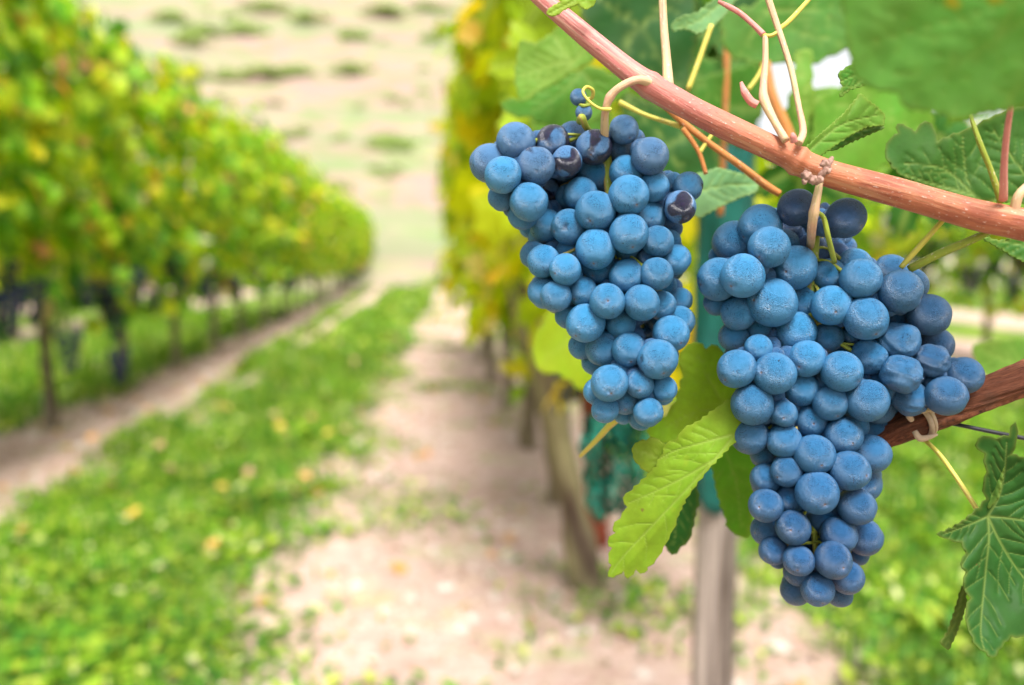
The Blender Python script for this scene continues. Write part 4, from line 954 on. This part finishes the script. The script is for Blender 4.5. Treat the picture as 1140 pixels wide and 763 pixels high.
traced_leaf(z3([(474, 62), (500, 34), (545, 10), (590, -30), (720, -40), (712, 18), (690, 38), (660, 46), (632, 20), (600, 32), (560, 50), (520, 78), (490, 78)]), [z3([(650, -30), (600, 10), (485, 68)]), z3([(650, -30), (690, 25)])], 0.275, color=(0.24, 0.37, 0.03), seed=18, tooth=2.5, step=2.4, label='small light green leaf at the top crossing the pink shoot')
traced_leaf([(768, 196), (800, 187), (846, 199), (843, 213), (825, 220), (800, 231), (780, 243), (764, 236)], [[(770, 215), (805, 207), (842, 205)]], 0.36, color=(0.17, 0.33, 0.14), seed=19, tooth=2.5, label='pale bluish-green leaf between the two bunches')
traced_leaf(z4([(25, 95), (60, 66), (130, 48), (200, -10), (290, -20), (232, 62), (182, 108), (130, 132), (75, 112), (30, 122)]), [z4([(220, 10), (130, 80), (50, 105)])], 0.36, color=(0.16, 0.32, 0.12), seed=20, tooth=3, label='pale leaf above the shoot at the top')
traced_leaf(z4([(215, 50), (330, 30), (420, -30), (600, -50), (900, -50), (900, 120), (700, 190), (560, 250), (480, 240), (330, 240), (240, 200)]), [z4([(380, 40), (500, 120), (690, 160)]), z4([(380, 40), (330, 150), (290, 230)]), z4([(380, 40), (560, 40), (800, 20)])], 0.50, color=(0.075, 0.21, 0.025), seed=21, tooth=9, step=5, label='large mid-green leaf behind the tendrils at the top')
traced_leaf(z4([(10, 200), (120, 230), (380, 240), (400, 260), (390, 350), (300, 400), (150, 390), (20, 330)]), [z4([(380, 270), (200, 300), (40, 280)]), z4([(380, 270), (250, 350)])], 0.56, color=(0.06, 0.19, 0.02), seed=22, tooth=8, step=5)
traced_leaf(z4([(490, 350), (570, 345), (690, 340), (720, 360), (700, 460), (620, 560), (500, 560), (460, 470)]), [z4([(690, 360), (600, 440), (500, 520)])], 0.50, color=(0.12, 0.26, 0.02), seed=23, tooth=7, step=5)
traced_leaf(z5([(8, 62), (40, 36), (90, 28), (128, 38), (118, 70), (85, 98), (45, 108), (14, 132), (22, 98)]), [z5([(125, 42), (70, 60), (15, 85)]), z5([(125, 42), (60, 95), (20, 122)])], 0.292, gx=.4, color=(0.06, 0.20, 0.02), seed=24, tooth=2.8, step=2.4, label='small serrated leaf tip above the shoot node')
traced_leaf([(893, 168), (915, 148), (940, 126), (958, 104), (966, 112), (975, 118), (985, 128), (984, 140), (966, 141), (948, 150), (930, 162), (912, 175)], [[(900, 168), (935, 140), (978, 128)]], 0.288, gx=.3, color=(0.12, 0.27, 0.03), seed=25, tooth=2.6, step=2.4, label='light green leaf blade behind the shoot node')
traced_leaf(z5([(-60, 250), (0, 235), (60, 222), (140, 215), (150, 225), (60, 262), (0, 292), (-70, 300)]), [z5([(-50, 290), (40, 245), (135, 220)])], 0.295, color=(0.045, 0.15, 0.015), seed=26, tooth=2.5, step=2.6)
traced_leaf(z5([(150, 300), (165, 258), (190, 240), (188, 212), (215, 220), (242, 236), (272, 203), (300, 226), (310, 268), (340, 252), (372, 240), (430, 215), (500, 180), (600, 150), (680, 200), (680, 470), (560, 450), (430, 445), (280, 400), (200, 370), (166, 335)]),
    [z5([(620, 420), (500, 440), (430, 440), (395, 360), (385, 250)]), z5([(420, 430), (330, 350), (210, 333)]), z5([(620, 420), (540, 320), (480, 230)]), z5([(420, 430), (300, 395), (210, 365)])],
    0.312, gx=-.1, color=(0.045, 0.135, 0.016), seed=27, tooth=4.5, step=2.8, label='dark green leaf above the orange shoot at the right')
traced_leaf([(925, -60), (942, 30), (950, 84), (972, 98), (1000, 104), (1008, 120), (1036, 124), (1068, 132), (1100, 126), (1140, 118), (1210, 95), (1230, -60)], [[(1200, -20), (1100, 50), (1010, 105)], [(1200, -20), (1070, 20), (960, 50)], [(1200, -20), (1150, 60), (1120, 120)]],
    0.172, gx=-.3, gy=0.2, color=(0.15, 0.36, 0.065), spots=0.9, seed=28, tooth=6, step=6, vw=1.5, ruffle=0.4, label='large blurred leaf close to the camera in the upper right corner')
traced_leaf([(1088, 262), (1112, 268), (1138, 264), (1175, 262), (1180, 310), (1150, 296), (1128, 286), (1108, 274)], [[(1170, 280), (1095, 264)]], 0.285, color=(0.045, 0.15, 0.015), seed=29, tooth=3)

for k_, (ol, dd, cc) in enumerate([([(640, -20), (700, -40), (770, -30), (778, 40), (760, 110), (712, 92), (690, 60), (655, 40)], .52, (0.018, 0.085, 0.010)), ([(690, 100), (735, 120), (790, 130), (800, 190), (770, 235), (735, 200), (700, 160)], .5, (0.022, 0.10, 0.012)),
        ([(770, -20), (860, -30), (870, 30), (830, 70), (780, 60)], .62, (0.02, 0.09, 0.01)), ([(580, 100), (640, 90), (680, 130), (650, 175), (600, 165)], .55, (0.10, 0.24, 0.02))]):
    cxx = sum(p[0] for p in ol) / len(ol); cyy = sum(p[1] for p in ol) / len(ol)
    traced_leaf(ol, [[(cxx, cyy), p] for p in ol[::2]], dd, gx=.2 * (-1) ** k_, color=cc, seed=40 + k_, tooth=7, step=6, vw=1.5)
for k_, (ol, dd, cc) in enumerate([([(906, 112), (936, 98), (958, 62), (1030, 50), (1040, 150), (960, 200), (905, 178)], .5, (0.11, 0.27, 0.02)), ([(886, 58), (904, 56), (904, 92), (906, 116), (895, 150), (884, 120)], .48, (0.14, 0.30, 0.03)),
        ([(940, 30), (1010, 20), (1020, 80), (962, 66)], .55, (0.07, 0.20, 0.02)), ([(868, 150), (905, 120), (920, 190), (880, 200)], .56, (0.10, 0.25, 0.02)), ([(770, 90), (842, 70), (850, 120), (830, 165), (780, 150)], .55, (0.06, 0.19, 0.015))]):
    cxx = sum(p[0] for p in ol) / len(ol); cyy = sum(p[1] for p in ol) / len(ol)
    traced_leaf(ol, [[(cxx, cyy), p] for p in ol[::2]], dd, gx=.2 * (-1) ** k_, color=cc, seed=60 + k_, tooth=6, step=6, vw=1.5)
# mid-distance leaves of the same canopy, placed in the row volume behind the shoot
def palm_leaf(seed):
    g = random.Random(seed); th = np.linspace(0, 2 * math.pi, 121)[:-1]; lob = []
    for t in th:
        a = math.degrees(t) - 270; a = (a + 180) % 360 - 180       # 0 = petiole direction (down), 180 = tip
        r = 0.0
        for c, h, w_ in ((180, 1.0, 26), (122, .88, 24), (-122, .88, 24), (66, .72, 24), (-66, .72, 24), (28, .50, 18), (-28, .50, 18)):
            dd = abs((a - c + 180) % 360 - 180); r = max(r, h * math.exp(-(dd / (w_ * 1.5)) ** 2))
        r = max(r, 0.10 if abs(a) < 8 else 0.42); lob.append(r * (1 + 0.05 * (1 if int(a / 5) % 2 else -1)))
    rings = [0.0, .2, .4, .6, .8, .93, 1.0]; V = [(0, 0, 0)]; vein = [1.0]; edge = [0.0]; Fc = []
    for ri, q in enumerate(rings[1:]):
        for t, r in zip(th, lob):
            x_, y_ = math.cos(t) * r * q, math.sin(t) * r * q
            V.append((x_ * .5, y_ * .5, -0.10 * (x_ * x_ + y_ * y_) + .03 * math.sin(t * 5 + seed) * q + .02 * math.sin(x_ * 9 + seed) ))
            a = (math.degrees(t) - 270 + 180) % 360 - 180
            vein.append(max(math.exp(-(abs((a - c + 180) % 360 - 180) * q / 3.0) ** 2) for c in (180, 122, -122, 66, -66))); edge.append(0.5 if q == 1 else 0)
    N = len(th)
    for k in range(N): Fc.append((0, 1 + k, 1 + (k + 1) % N))
    for i in range(len(rings) - 2):
        for k in range(N): a, b = 1 + i * N + k, 1 + i * N + (k + 1) % N; Fc.append((a, a + N, b + N, b))
    return mesh_np('leaf', V, Fc, M['leaf'], attrs={'vein': vein, 'edge': edge})
PL = [palm_leaf(s) for s in (1, 2, 3)]
HOLES = [(863, 88, 15), (924, 78, 14), (1045, 22, 10), (948, 2, 9)]
cnt = 0; tr = 0
g = random.Random(5)
while cnt < 80 and tr < 20000:
    tr += 1
    px, py = g.uniform(530, 1190), g.uniform(-90, 240); d = g.uniform(0.55, 1.15)
    p = at(px, py, d); s = g.uniform(0.085, 0.13); rp = s * 0.55 / d * F
    if px < 700 and py > 150: continue
    if py > 150 + (px - 740) * 0.32 and px > 700: continue
    if px < 560 + rp * 0.5: continue
    if any(math.hypot(px - hx, py - hy) < rp * 0.92 + hr for hx, hy, hr in HOLES): continue
    o = link('leaf', PL[cnt % 3], vineR, p - vineR.location); o.scale = (s, s, s)
    n_ = (CAM - p).normalized() + Vector((g.uniform(-.7, .7), g.uniform(-.5, .5), g.uniform(-.2, .9)))
    o.rotation_mode = 'QUATERNION'; o.rotation_quaternion = n_.to_track_quat('Z', 'Y') @ Quaternion((0, 0, 1), math.pi + g.uniform(-.9, .9))
    t = min(max((px - 560) / 160, 0), 1); c1 = Vector((0.34, 0.44, 0.012)); c2 = Vector((0.035, 0.14, 0.014)) if g.random() < .7 else Vector((0.12, 0.27, 0.02))
    o.color = (*(c1.lerp(c2, t) * g.uniform(.8, 1.15)), 0.0 if g.random() < .7 else 1.0); cnt += 1
print('objects', len(bpy.data.objects), 'mid leaves', cnt)
